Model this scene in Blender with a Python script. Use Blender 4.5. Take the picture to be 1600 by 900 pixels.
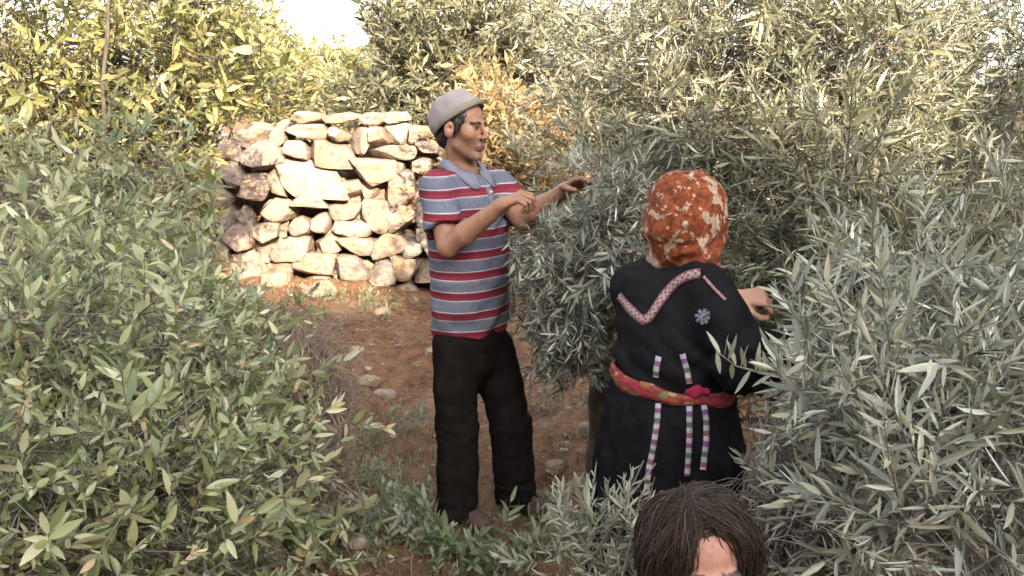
import bpy, math, random
import numpy as np
from mathutils import Vector, Matrix
from mathutils.bvhtree import BVHTree

for o in list(bpy.data.objects):
    bpy.data.objects.remove(o)
scene = bpy.context.scene
COL = scene.collection
R = math.radians

# ------------------------------------------------------------------ camera
CAM = np.array([0.0, 0.0, 1.75])
FPX = 1537.0
PITCH = R(11.3)
cam = bpy.data.cameras.new('Camera')
cam.sensor_width = 36.0
cam.lens = 36.0 * FPX / 1600.0
cam.clip_start = 0.05
cam.clip_end = 2000
cam_o = bpy.data.objects.new('Camera', cam)
cam_o.location = CAM
cam_o.rotation_euler = (R(90) - PITCH, 0, 0)
COL.objects.link(cam_o)
scene.camera = cam_o

# ------------------------------------------------------------------ light
SUN_EL, SUN_AZ = R(24), R(18)          # sun behind the photographer, a little to the right
world = bpy.data.worlds.new('World')
scene.world = world
world.use_nodes = True
wn = world.node_tree
wn.nodes.clear()
sky = wn.nodes.new('ShaderNodeTexSky')
sky.sky_type = 'NISHITA'
sky.sun_disc = False
sky.sun_elevation = SUN_EL
sky.sun_rotation = math.pi - SUN_AZ
sky.air_density = 1.0
sky.dust_density = 2.5
sky.ozone_density = 0.5
bg = wn.nodes.new('ShaderNodeBackground')
bg.inputs['Strength'].default_value = 0.15
wo = wn.nodes.new('ShaderNodeOutputWorld')
hs = wn.nodes.new('ShaderNodeHueSaturation')          # hazy late-afternoon air: a paler, less blue sky
hs.inputs['Saturation'].default_value = 0.28
wn.links.new(sky.outputs[0], hs.inputs['Color'])
wn.links.new(hs.outputs[0], bg.inputs[0])
wn.links.new(bg.outputs[0], wo.inputs[0])

sun = bpy.data.lights.new('sun', 'SUN')
sun.energy = 2.9
sun.angle = R(0.5)
sun.color = (1.0, 0.82, 0.60)
sun_o = bpy.data.objects.new('sun', sun)
d = Vector((-math.sin(SUN_AZ) * math.cos(SUN_EL), math.cos(SUN_AZ) * math.cos(SUN_EL), -math.sin(SUN_EL)))
sun_o.rotation_euler = d.to_track_quat('-Z', 'Y').to_euler()
sun_o.location = (3, -8, 8)
COL.objects.link(sun_o)

vs = scene.view_settings
vs.view_transform = 'Standard'
vs.look = 'None'
vs.exposure = 2.75
vs.gamma = 1.0
scene.cycles.max_bounces = 4
scene.cycles.diffuse_bounces = 2
scene.cycles.glossy_bounces = 1
scene.cycles.transmission_bounces = 2
scene.cycles.use_denoising = True
scene.cycles.use_light_tree = False
scene.cycles.use_adaptive_sampling = True
scene.cycles.adaptive_threshold = 0.03

# ------------------------------------------------------------------ helpers
CP, SP = math.cos(PITCH), math.sin(PITCH)


def at(px, py, Y):
    """the point at distance Y ahead that stands at pixel (px, py) of the 1600x900 photograph"""
    u, v = (px - 800) / FPX, (450 - py) / FPX
    dx, dy, dz = u, CP + v * SP, -SP + v * CP
    t = Y / dy
    return np.array([CAM[0] + dx * t, Y, CAM[2] + dz * t])


def proj(P):
    P = np.asarray(P, float).reshape(-1, 3) - CAM
    dep = P[:, 1] * CP - P[:, 2] * SP
    up = P[:, 1] * SP + P[:, 2] * CP
    dep = np.where(dep < 0.05, 0.05, dep)
    return 800 + P[:, 0] / dep * FPX, 450 - up / dep * FPX, dep


def norm(v):
    v = np.asarray(v, float)
    return v / (np.linalg.norm(v, axis=-1, keepdims=True) + 1e-12)


def mesh_np(name, V, polys, mats=(), matidx=None, smooth=True, attrs=None, uv=None):
    """polys: list of int arrays (n,k) of any k"""
    me = bpy.data.meshes.new(name)
    V = np.ascontiguousarray(V, dtype=np.float32)
    me.vertices.add(len(V))
    me.vertices.foreach_set('co', V.ravel())
    polys = [np.asarray(p, dtype=np.int32) for p in polys if len(p)]
    loops = np.concatenate([p.ravel() for p in polys])
    tot = np.concatenate([np.full(len(p), p.shape[1], np.int32) for p in polys])
    start = np.concatenate([[0], np.cumsum(tot)[:-1]]).astype(np.int32)
    me.loops.add(len(loops))
    me.loops.foreach_set('vertex_index', loops)
    me.polygons.add(len(tot))
    me.polygons.foreach_set('loop_start', start)
    me.polygons.foreach_set('loop_total', tot)
    for m in mats:
        me.materials.append(m)
    if matidx is not None:
        me.polygons.foreach_set('material_index', np.asarray(matidx, np.int32))
    me.update(calc_edges=True)
    me.validate()
    me.polygons.foreach_set('use_smooth', np.full(len(me.polygons), smooth))
    if attrs:
        for k, a in attrs.items():
            a = np.asarray(a, np.float32)
            if a.ndim == 1:
                at_ = me.attributes.new(k, 'FLOAT', 'POINT')
                at_.data.foreach_set('value', a)
            else:
                at_ = me.attributes.new(k, 'FLOAT_COLOR', 'POINT')
                c4 = np.ones((len(a), 4), np.float32)
                c4[:, :3] = a
                at_.data.foreach_set('color', c4.ravel())
    if uv is not None:
        l = me.uv_layers.new(name='UVMap')
        l.data.foreach_set('uv', np.asarray(uv, np.float32)[loops].ravel())
    return me


def link(name, data, parent=None, loc=None, label=None, cat=None, group=None, kind=None):
    o = bpy.data.objects.new(name, data)
    COL.objects.link(o)
    if parent is not None:
        o.parent = parent
    if loc is not None:
        o.location = loc
    if label:
        o['label'] = label
    if cat:
        o['category'] = cat
    if group:
        o['group'] = group
    if kind:
        o['kind'] = kind
    return o


def thing(name, loc, label, cat, group=None):
    return link(name, None, None, tuple(loc), label, cat, group)


def root_loc(o):
    """sum of locations up the chain (nothing is rotated or scaled)"""
    L = np.zeros(3)
    while o is not None:
        L += np.array(o.location)
        o = o.parent
    return L


def tube(pts, radii, sides=6, cap=True):
    pts = np.asarray(pts, float)
    n = len(pts)
    radii = np.broadcast_to(radii, (n,))
    T = norm(np.gradient(pts, axis=0))
    ref = np.array([0.31, 0.22, 0.92])
    A = np.cross(T, ref)
    bad = np.linalg.norm(A, axis=1) < 0.2
    A[bad] = np.cross(T[bad], np.array([1.0, 0, 0]))
    A = norm(A)
    B = np.cross(T, A)
    th = np.linspace(0, 2 * math.pi, sides, endpoint=False)
    ring = pts[:, None, :] + radii[:, None, None] * (np.cos(th)[None, :, None] * A[:, None, :] + np.sin(th)[None, :, None] * B[:, None, :])
    V = ring.reshape(-1, 3)
    i = np.arange(n - 1)[:, None] * sides
    j = np.arange(sides)[None, :]
    j2 = (j + 1) % sides
    Q = np.stack([i + j, i + j2, i + sides + j2, i + sides + j], -1).reshape(-1, 4)
    return V, Q


def tubes(pts, radii, sides=3):
    """many tubes of the same point count at once: pts (N,k,3), radii (k,) or (N,k)"""
    pts = np.asarray(pts, float)
    N, k_ = pts.shape[:2]
    radii = np.broadcast_to(np.asarray(radii, float), (N, k_))
    T = norm(np.gradient(pts, axis=1))
    A = norm(np.cross(T, np.array([0.31, 0.22, 0.92])))
    B = np.cross(T, A)
    th = np.linspace(0, 2 * math.pi, sides, endpoint=False)
    V = pts[:, :, None] + radii[:, :, None, None] * (np.cos(th)[:, None] * A[:, :, None] + np.sin(th)[:, None] * B[:, :, None])
    i = np.arange(k_ - 1)[:, None] * sides
    j = np.arange(sides)[None, :]
    j2 = (j + 1) % sides
    q = np.stack([i + j, i + j2, i + sides + j2, i + sides + j], -1).reshape(1, -1, 4)
    return V.reshape(-1, 3), (q + (np.arange(N) * k_ * sides)[:, None, None]).reshape(-1, 4)


class Acc:
    """collects quads / tris with material index into one mesh"""
    def __init__(s):
        s.V, s.P, s.M, s.A, s.n = [], [], [], [], 0

    def add(s, V, Q, m=0, a=0.5):
        V = np.asarray(V, float)
        Q = np.asarray(Q)
        s.V.append(V)
        s.P.append(Q + s.n)
        s.M.append(np.full(len(Q), m))
        s.A.append(np.broadcast_to(a, (len(V),)).astype(float))
        s.n += len(V)

    def mesh(s, name, mats, origin=(0, 0, 0), smooth=True):
        V = np.concatenate(s.V) - np.asarray(origin)
        return mesh_np(name, V, s.P, mats, np.concatenate(s.M), smooth, {'rnd': np.concatenate(s.A)})


# lattice value noise
_LAT = {}


def vnoise(X, Y, Z, scale, seed=0):
    if seed not in _LAT:
        _LAT[seed] = np.random.RandomState(seed).rand(32, 32, 32).astype(np.float32) * 2 - 1
    L = _LAT[seed]
    x, y, z = X / scale + 100.3, Y / scale + 100.7, Z / scale + 100.1
    x, y, z = np.broadcast_arrays(x, y, z)
    xi, yi, zi = np.floor(x).astype(int), np.floor(y).astype(int), np.floor(z).astype(int)
    fx, fy, fz = x - xi, y - yi, z - zi
    fx = fx * fx * (3 - 2 * fx); fy = fy * fy * (3 - 2 * fy); fz = fz * fz * (3 - 2 * fz)
    g = lambda a, b, c: L[(xi + a) & 31, (yi + b) & 31, (zi + c) & 31]
    return ((g(0, 0, 0) * (1 - fx) + g(1, 0, 0) * fx) * (1 - fy) + (g(0, 1, 0) * (1 - fx) + g(1, 1, 0) * fx) * fy) * (1 - fz) + \
           ((g(0, 0, 1) * (1 - fx) + g(1, 0, 1) * fx) * (1 - fy) + (g(0, 1, 1) * (1 - fx) + g(1, 1, 1) * fx) * fy) * fz


# ------------------------------------------------------------------ materials
def nmat(name):
    m = bpy.data.materials.new(name)
    m.use_nodes = True
    nt = m.node_tree
    b = nt.nodes['Principled BSDF']
    return m, nt, b


def ramp(nt, fac, stops, interp='LINEAR'):
    r = nt.nodes.new('ShaderNodeValToRGB')
    cr = r.color_ramp
    cr.interpolation = interp
    while len(cr.elements) > len(stops):
        cr.elements.remove(cr.elements[-1])
    while len(cr.elements) < len(stops):
        cr.elements.new(0.5)
    for e, (p, c) in zip(cr.elements, stops):
        e.position = p
        e.color = (*c, 1)
    nt.links.new(fac, r.inputs[0])
    return r.outputs[0]


def noise(nt, scale, detail=4, vec=None, rough=0.6):
    n = nt.nodes.new('ShaderNodeTexNoise')
    n.inputs['Scale'].default_value = scale
    n.inputs['Detail'].default_value = detail
    n.inputs['Roughness'].default_value = rough
    if vec is None:
        tc = nt.nodes.new('ShaderNodeTexCoord')
        vec = tc.outputs['Object']
    nt.links.new(vec, n.inputs['Vector'])
    return n


def mixc(nt, fac, a, b, mode='MIX'):
    m = nt.nodes.new('ShaderNodeMix')
    m.data_type = 'RGBA'
    m.blend_type = mode
    for s, v in ((m.inputs[0], fac), (m.inputs[6], a), (m.inputs[7], b)):
        if hasattr(v, 'is_linked'):
            nt.links.new(v, s)
        elif isinstance(v, (int, float)):
            s.default_value = v
        else:
            s.default_value = (*v, 1)
    return m.outputs[2]


def mathn(nt, op, a, b=None, c=None):
    m = nt.nodes.new('ShaderNodeMath')
    m.operation = op
    for i, v in enumerate((a, b, c)):
        if v is None:
            continue
        if hasattr(v, 'is_linked'):
            nt.links.new(v, m.inputs[i])
        else:
            m.inputs[i].default_value = v
    return m.outputs[0]


def bump(nt, b, h, strength=0.4, dist=0.01):
    n = nt.nodes.new('ShaderNodeBump')
    n.inputs['Strength'].default_value = strength
    n.inputs['Distance'].default_value = dist
    nt.links.new(h, n.inputs['Height'])
    nt.links.new(n.outputs[0], b.inputs['Normal'])


def attr(nt, name):
    a = nt.nodes.new('ShaderNodeAttribute')
    a.attribute_name = name
    return a


def leaf_mat(name, stops, under, rough=0.4, trans=0.3, under_mix=0.85, tcol=(1.0, 1.0, 0.5), gloss=.07):
    m = bpy.data.materials.new(name)
    m.use_nodes = True
    nt = m.node_tree
    nt.nodes.remove(nt.nodes['Principled BSDF'])
    rnd = attr(nt, 'rnd').outputs['Fac']
    top = ramp(nt, rnd, stops)
    und = mixc(nt, under_mix, top, under)
    geo = nt.nodes.new('ShaderNodeNewGeometry')
    c = mixc(nt, geo.outputs['Backfacing'], top, und)
    df = nt.nodes.new('ShaderNodeBsdfDiffuse')
    nt.links.new(c, df.inputs[0])
    tr = nt.nodes.new('ShaderNodeBsdfTranslucent')
    nt.links.new(mixc(nt, 1.0, top, tcol, 'MULTIPLY'), tr.inputs[0])
    mx = nt.nodes.new('ShaderNodeMixShader')
    mx.inputs[0].default_value = trans
    nt.links.new(df.outputs[0], mx.inputs[1])
    nt.links.new(tr.outputs[0], mx.inputs[2])
    gl = nt.nodes.new('ShaderNodeBsdfGlossy')
    gl.inputs['Roughness'].default_value = rough
    mg = nt.nodes.new('ShaderNodeMixShader')
    mg.inputs[0].default_value = gloss
    nt.links.new(mx.outputs[0], mg.inputs[1])
    nt.links.new(gl.outputs[0], mg.inputs[2])
    nt.links.new(mg.outputs[0], nt.nodes['Material Output'].inputs[0])
    return m


def simple_mat(name, c1, c2, scale=20, rough=0.8, bstr=0.3, bdist=0.004, detail=4):
    m, nt, b = nmat(name)
    n = noise(nt, scale, detail)
    nt.links.new(ramp(nt, n.outputs[0], [(0.3, c1), (0.7, c2)]), b.inputs['Base Color'])
    b.inputs['Roughness'].default_value = rough
    b.inputs['Specular IOR Level'].default_value = 0.25
    bump(nt, b, n.outputs[0], bstr, bdist)
    return m


M = {}
M['olive'] = leaf_mat('olive_leaf', [(0, (.060, .068, .034)), (.4, (.125, .132, .072)), (.75, (.21, .205, .115)), (1, (.33, .29, .15))],
                      (.40, .40, .31), 0.42, 0.22)
M['olive_blue'] = leaf_mat('olive_leaf_silver', [(0, (.065, .075, .052)), (.4, (.14, .148, .108)), (.8, (.25, .25, .19)), (1, (.38, .35, .24))],
                           (.45, .455, .39), 0.40, 0.2)
M['olive_far'] = leaf_mat('olive_leaf_far', [(0, (.07, .078, .038)), (.5, (.13, .135, .068)), (1, (.22, .20, .09))], (.30, .29, .19), 0.5, 0.25)
M['broad'] = leaf_mat('almond_leaf', [(0, (.060, .088, .024)), (.3, (.14, .165, .055)), (.65, (.26, .27, .12)), (.9, (.40, .385, .22)), (1, (.42, .30, .15))],
                      (.46, .46, .30), 0.5, 0.28)
M['sunny'] = leaf_mat('yellowing_leaf', [(0, (.09, .105, .028)), (.4, (.19, .19, .055)), (.8, (.30, .27, .10)), (1, (.38, .25, .11))],
                      (.40, .37, .21), 0.5, 0.35, 0.6)
M['autumn'] = leaf_mat('autumn_leaf', [(0, (.15, .12, .045)), (.4, (.27, .19, .065)), (.75, (.36, .21, .085)), (1, (.34, .26, .12))],
                       (.40, .30, .17), 0.6, 0.35, 0.6)
M['sage'] = leaf_mat('sage_leaf', [(0, (.075, .11, .045)), (.5, (.14, .18, .085)), (.85, (.21, .235, .13)), (1, (.29, .28, .18))], (.32, .34, .24), 0.6, 0.25)
M['grey_leaf'] = leaf_mat('grey_felted_leaf', [(0, (.11, .125, .085)), (.5, (.19, .20, .145)), (1, (.29, .28, .21))], (.33, .33, .27), 0.7, 0.2)
M['dry'] = leaf_mat('dry_leaf', [(0, (.06, .042, .03)), (.5, (.13, .09, .06)), (.85, (.2, .15, .10)), (1, (.33, .29, .22))], (.24, .19, .14), 0.8, 0.1)
M['bark'] = simple_mat('olive_bark', (.045, .036, .028), (.13, .11, .09), 18, 0.9, 0.6, 0.02)
M['twig'] = simple_mat('grey_twig', (.11, .095, .08), (.20, .175, .15), 30, 0.85)
M['drytwig'] = simple_mat('brown_twig', (.13, .095, .072), (.30, .225, .17), 30, 0.85)


def ground_mat():
    m, nt, b = nmat('red_earth')
    tc = nt.nodes.new('ShaderNodeTexCoord')
    n1 = noise(nt, 1.3, 6, tc.outputs['Object'], 0.65)
    n2 = noise(nt, 14, 6, tc.outputs['Object'], 0.7)
    n3 = noise(nt, 60, 4, tc.outputs['Object'], 0.7)
    c1 = ramp(nt, n1.outputs[0], [(.35, (.15, .077, .042)), (.52, (.225, .118, .066)), (.68, (.25, .165, .11))])
    c2 = ramp(nt, n2.outputs[0], [(.3, (.45, .42, .40)), (.55, (1, 1, 1)), (.75, (1.35, 1.3, 1.25))])
    c = mixc(nt, 1.0, c1, c2, 'MULTIPLY')
    nt.links.new(c, b.inputs['Base Color'])
    b.inputs['Roughness'].default_value = 0.95
    b.inputs['Specular IOR Level'].default_value = 0.15
    h = mathn(nt, 'ADD', n2.outputs[0], mathn(nt, 'MULTIPLY', n3.outputs[0], 0.5))
    bump(nt, b, h, 0.9, 0.04)
    return m


M['ground'] = ground_mat()


def stone_mat(name='limestone', tint=(1, 1, 1)):
    m, nt, b = nmat(name)
    tc = nt.nodes.new('ShaderNodeTexCoord')
    oi = nt.nodes.new('ShaderNodeObjectInfo')
    add = nt.nodes.new('ShaderNodeVectorMath'); add.operation = 'ADD'
    sc = nt.nodes.new('ShaderNodeVectorMath'); sc.operation = 'SCALE'
    sc.inputs[0].default_value = (37, 19, 53)
    nt.links.new(oi.outputs['Random'], sc.inputs['Scale'])
    nt.links.new(tc.outputs['Object'], add.inputs[0]); nt.links.new(sc.outputs[0], add.inputs[1])
    v = add.outputs[0]
    n1 = noise(nt, 5, 5, v, 0.6)
    n2 = noise(nt, 22, 6, v, 0.75)
    n3 = noise(nt, 3.2, 3, v, 0.5)
    base = ramp(nt, oi.outputs['Random'], [(0, (.23, .172, .14)), (.35, (.31, .255, .205)), (.7, (.27, .21, .18)), (1, (.40, .35, .29))])
    och = mixc(nt, ramp(nt, n1.outputs[0], [(.48, (0, 0, 0)), (.70, (.8, .8, .8))]), base, (.38, .24, .12))
    grey = mixc(nt, ramp(nt, n3.outputs[0], [(.55, (0, 0, 0)), (.75, (.6, .6, .6))]), och, (.30, .27, .25))
    c = mixc(nt, 1.0, grey, ramp(nt, n2.outputs[0], [(.30, (.42, .38, .35)), (.48, (.9, .9, .9)), (.75, (1.2, 1.17, 1.12))]), 'MULTIPLY')
    nt.links.new(c, b.inputs['Base Color'])
    b.inputs['Roughness'].default_value = 0.9
    b.inputs['Specular IOR Level'].default_value = 0.2
    bump(nt, b, mathn(nt, 'ADD', n2.outputs[0], n1.outputs[0]), 0.7, 0.03)
    return m


M['stone'] = stone_mat()
M['field_stone'] = simple_mat('dusty_field_stone', (.17, .115, .08), (.34, .27, .21), 12, .95, .6, .01, 6)

# ------------------------------------------------------------------ the setting: ground
WALL_Y = 8.6


def ground_h(x, y):
    x, y = np.asarray(x, float), np.asarray(y, float)
    shade_hill = np.clip(-y - 2.0, 0, 18.4)  # unseen hillside behind the camera, added to shade the foreground
    shade_crest = 0.35 + 0.12 * np.sin(x * 1.15 + .4) + 0.08 * np.sin(x * 2.3) - 1.25 * np.clip((x - 8.3) / 0.7, 0, 1) + 2.0 * np.clip((x - 9.1) / 0.8, 0, 1)  # skyline raised and notched to set where sun reaches people and trees
    z = shade_hill * 0.70 + np.clip(shade_hill / 18.4, 0, 1) ** 2 * shade_crest
    near = np.exp(-((x / 9) ** 2 + ((y - 4) / 9) ** 2))
    b = 0.035 * np.sin(x * 2.1 + y * 1.3) + 0.03 * np.sin(y * 2.7 - x * 1.1 + 2) + 0.02 * np.sin(x * 5.3 + 1) * np.sin(y * 4.7)
    z = z + near * b * np.clip((y + 1) / 2, 0, 1)
    z = z + 0.05 * near * vnoise(x, y, 0 * x, 0.22, 3) * np.clip((y + 1) / 2, 0, 1)
    z = z + 0.022 * near * vnoise(x, y, 0 * x, 0.09, 4) * np.clip((y + 1) / 2, 0, 1)
    # banks: the path runs between the bushes
    z = z + 0.16 * np.clip((-0.75 - x) / 1.4, 0, 1) * near + 0.10 * np.clip((x - 0.95) / 1.5, 0, 1) * near
    # terrace behind the dry stone wall
    s = np.clip((y - (WALL_Y + 0.12)) / 0.25, 0, 1)
    back = 1.25 - np.clip((y - 9) / 6, 0, 1) * 0.45 + 0.06 * np.sin(x * 1.7) * np.sin(y * 1.1)
    return z * (1 - s) + back * s


def axis(segs):
    out = []
    for a, b_, st in segs:
        out.append(np.arange(a, b_, st))
    out.append([segs[-1][1]])
    return np.concatenate(out)


gx = axis([(-200, -20, 12), (-20, -6, .7), (-6, -3, .12), (-3, 3, .045), (3, 6, .12), (6, 20, .7), (20, 200, 12)])
gy = axis([(-160, -24, 8), (-24, -18, .4), (-18, -3, 1.0), (-3, 1, .2), (1, 7, .045), (7, 8.4, .08), (8.4, 9.2, .05), (9.2, 20, .5), (20, 300, 14)])
GX, GY = np.meshgrid(gx, gy, indexing='ij')
GZ = ground_h(GX, GY)
nx, ny = GX.shape
ii, jj = np.meshgrid(np.arange(nx - 1), np.arange(ny - 1), indexing='ij')
k = ii * ny + jj
Q = np.stack([k, k + ny, k + ny + 1, k + 1], -1).reshape(-1, 4)
ground = link('ground', mesh_np('ground', np.stack([GX, GY, GZ], -1).reshape(-1, 3), [Q], [M['ground']]), kind='structure')
ground['label'] = 'reddish brown earth of the olive terrace, with an added unseen hillside behind the camera for shade'


def gz(x, y):
    return float(ground_h(np.array([x]), np.array([y]))[0])


def ground_at(px, py):
    """the point of the ground that stands at a pixel"""
    Y = 4.0
    for _ in range(25):
        p = at(px, py, Y)
        dz = p[2] - gz(p[0], p[1])
        Y = min(max(Y + dz * 1.2, 1.2), 8.4)
    p = at(px, py, Y)
    p[2] = gz(p[0], p[1])
    return p


# ------------------------------------------------------------------ rocks
def rock_mesh(name, half, seed, n=5, cuts=7, power=3.0, mat=None, rough=0.05, flat=.6):
    """an angular boulder: a rounded cube, cut by random planes"""
    rs = np.random.RandomState(seed)
    lin = np.linspace(-1, 1, n + 1)
    V, Q, base = [], [], 0
    for ax in range(3):
        for sg in (-1, 1):
            a, b_ = np.meshgrid(lin, lin, indexing='ij')
            P = np.zeros((n + 1, n + 1, 3))
            P[..., ax] = sg
            P[..., (ax + 1) % 3] = a
            P[..., (ax + 2) % 3] = b_
            V.append(P.reshape(-1, 3))
            i, j = np.meshgrid(np.arange(n), np.arange(n), indexing='ij')
            q = (i * (n + 1) + j)
            f = np.stack([q, q + n + 1, q + n + 2, q + 1], -1).reshape(-1, 4) + base
            Q.append(f if sg > 0 else f[:, ::-1])
            base += (n + 1) ** 2
    V = np.concatenate(V); Q = np.concatenate(Q)
    key = np.round(V * 1000).astype(int)
    _, first, inv = np.unique(key, axis=0, return_index=True, return_inverse=True)
    V = V[first]; Q = inv.ravel()[Q]
    V = V / (np.sum(np.abs(V) ** power, 1) ** (1 / power))[:, None]
    for _ in range(cuts):
        d_ = norm(rs.randn(3) * np.array([1, flat, 1]))
        o_ = rs.uniform(.55, .88)
        ex = np.clip(V @ d_ - o_, 0, None)
        V = V - ex[:, None] * d_ * 0.92
    V = V * (1 + rough * vnoise(V[:, 0], V[:, 1], V[:, 2], .6, seed % 97)[:, None])
    lo, hi = V.min(0), V.max(0)
    V = (V - (lo + hi) / 2) / ((hi - lo) / 2) * np.asarray(half)
    return mesh_np(name, V, [Q], [mat or M['stone']], smooth=False)


# traced from the photograph: centre x, y, width, height, turn (in a 2.045x enlargement whose corner is 320, 40)
STONES = [(155, 350, 112, 80, 8), (80, 385, 92, 82, 0), (245, 345, 46, 72, 0), (330, 342, 126, 50, 0), (190, 424, 132, 92, -32),
          (298, 400, 78, 62, 0), (415, 408, 146, 86, 10), (432, 350, 70, 48, 5), (500, 370, 68, 86, 0), (618, 345, 82, 66, 0), (560, 352, 52, 60, 0),
          (605, 405, 132, 48, 4), (92, 462, 88, 92, 10), (348, 487, 232, 112, 8), (540, 464, 136, 78, 0), (622, 450, 38, 38, 0),
          (692, 450, 64, 54, 0), (628, 520, 118, 92, -32), (532, 532, 56, 60, 0), (468, 527, 82, 60, -10), (237, 508, 40, 92, -18),
          (165, 522, 108, 62, 0), (240, 590, 112, 82, 6), (340, 562, 112, 46, 0), (455, 582, 100, 66, -8), (550, 605, 80, 112, -15),
          (636, 606, 92, 96, 0), (80, 622, 72, 84, -35), (130, 596, 40, 50, 0), (380, 632, 62, 62, -20), (480, 640, 112, 50, 0),
          (130, 672, 112, 82, -30), (204, 650, 84, 62, 0), (280, 712, 132, 82, -12), (395, 697, 82, 66, 0), (490, 692, 112, 58, 10),
          (592, 700, 112, 82, -25), (662, 712, 58, 50, 0), (688, 662, 32, 52, 0), (355, 762, 130, 74, 0), (472, 764, 118, 74, 4), (570, 792, 86, 92, 0),
          (650, 772, 72, 72, 0), (615, 742, 52, 34, 0), (115, 792, 150, 82, 0), (256, 812, 62, 92, 18), (345, 845, 130, 92, 0), (455, 850, 112, 84, 0),
          (42, 732, 82, 92, 0), (316, 642, 66, 60, 25), (60, 545, 62, 70, 0), (20, 640, 60, 80, 0), (10, 440, 60, 80, 0), (8, 540, 60, 90, 0),
          (690, 345, 62, 52, 0), (708, 390, 72, 44, 0), (330, 296, 110, 40, 0), (440, 296, 120, 36, 0), (545, 300, 90, 40, 0), (620, 292, 80, 34, 0),
          (700, 520, 70, 70, 0), (715, 600, 70, 80, 0), (716, 690, 60, 80, 0), (712, 780, 80, 80, 0), (640, 845, 90, 70, 0), (545, 862, 80, 60, 0), (195, 862, 90, 80, 0)]
WX0, WX1 = -6.2, 2.6
wall = thing('dry_stone_wall', (0, WALL_Y, 0), 'sunlit dry stone terrace wall of pale rough limestone blocks behind the man', 'stone wall')
rng = np.random.RandomState(11)
occ = []


def stone(c, w, h, rot, dep, seed, n=5):
    me = rock_mesh('stone', (w / 2, dep / 2, h / 2), seed, n, cuts=9, power=4.2, rough=.09, flat=.22)
    o = link('stone', me, wall, (c[0], c[1] - WALL_Y, c[2]))
    o.rotation_euler = (rng.uniform(-.06, .06), R(rot), rng.uniform(-.12, .12))


for i, (cx, cy, w, h, rot) in enumerate(STONES):
    p = at(320 + cx / 2.045, 40 + cy / 2.045, WALL_Y - 0.02)
    m_per = (WALL_Y * CP + (1.75 - p[2]) * SP) / FPX / 2.045
    W_, H_ = w * m_per * 1.14, h * m_per * 1.14
    p[1] = WALL_Y + rng.uniform(-.05, .04)
    stone(p, W_, H_, rot, rng.uniform(.30, .42), 100 + i, 6)
    occ.append((p[0], p[2], W_ / 2, H_ / 2))
# the rest of the wall, coursed rubble to both sides
seed = 400
z = 0.06
while z < 1.38:
    hh = rng.uniform(.15, .26)
    x = WX0 + rng.uniform(0, .2)
    while x < WX1:
        ww = rng.uniform(.18, .48)
        cx, cz = x + ww / 2, z + hh / 2 - 0.04
        if not any(abs(cx - a) < .85 * c_ + .10 and abs(cz - b_) < .85 * d_ + .07 for a, b_, c_, d_ in occ) and not (-2.6 < cx < -.55 and .05 < cz):
            stone((cx, WALL_Y + rng.uniform(-.04, .05), cz), ww * 1.05, hh * 1.12, rng.uniform(-8, 8), .34, seed, 4)
            seed += 1
        x += ww
    z += hh
for i in range(30):
    stone((rng.uniform(-3.4, -2.1), WALL_Y + rng.uniform(.0, .10), rng.uniform(.02, .75)), rng.uniform(.22, .36), rng.uniform(.16, .24), rng.uniform(-20, 20), .26, 700 + i, 4)
# small stones packed in the gaps and the rubble core behind the face
for i in range(100):
    cx, cz = rng.uniform(-3.2, -.2), rng.uniform(.03, 1.28)
    s = rng.uniform(.07, .19)
    stone((cx, WALL_Y + rng.uniform(.02, .12), cz), s * 1.4, s, rng.uniform(-30, 30), .24, 800 + i, 4)

# ------------------------------------------------------------------ foliage
_t = np.array([.14, .36, .62, .84])
_w = np.array([.30, .49, .44, .24])
LT_X = np.concatenate([[0], np.repeat(_t, 3), [1.0]])
LT_Y = np.concatenate([[0], np.stack([-_w, 0 * _w, _w], 1).ravel(), [0]])
LT_Z = np.concatenate([[0], np.stack([.02 - .15 * _t ** 2, -.03 * np.sin(_t * 3.1) - .15 * _t ** 2, .02 - .15 * _t ** 2], 1).ravel(), [-.16]])
LT_F3 = np.array([[0, 1, 2], [0, 2, 3], [10, 13, 11], [11, 13, 12]])
LT_F4 = np.array([q for i in (1, 4, 7) for q in ([i, i + 3, i + 4, i + 1], [i + 1, i + 4, i + 5, i + 2])])
# quick two-face leaf for far crowns
LF_X = np.array([0, .5, .5, 1.0]); LF_Y = np.array([0, -.5, .5, 0]); LF_Z = np.array([0, .02, .02, -.08])


LM_X = np.array([0, .45, .5, .45, 1.0]); LM_Y = np.array([0, -.5, 0, .5, 0]); LM_Z = np.array([0, .015, -.05, .015, -.13])
LM_F3 = np.array([[0, 1, 2], [0, 2, 3], [1, 4, 2], [2, 4, 3]])


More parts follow.
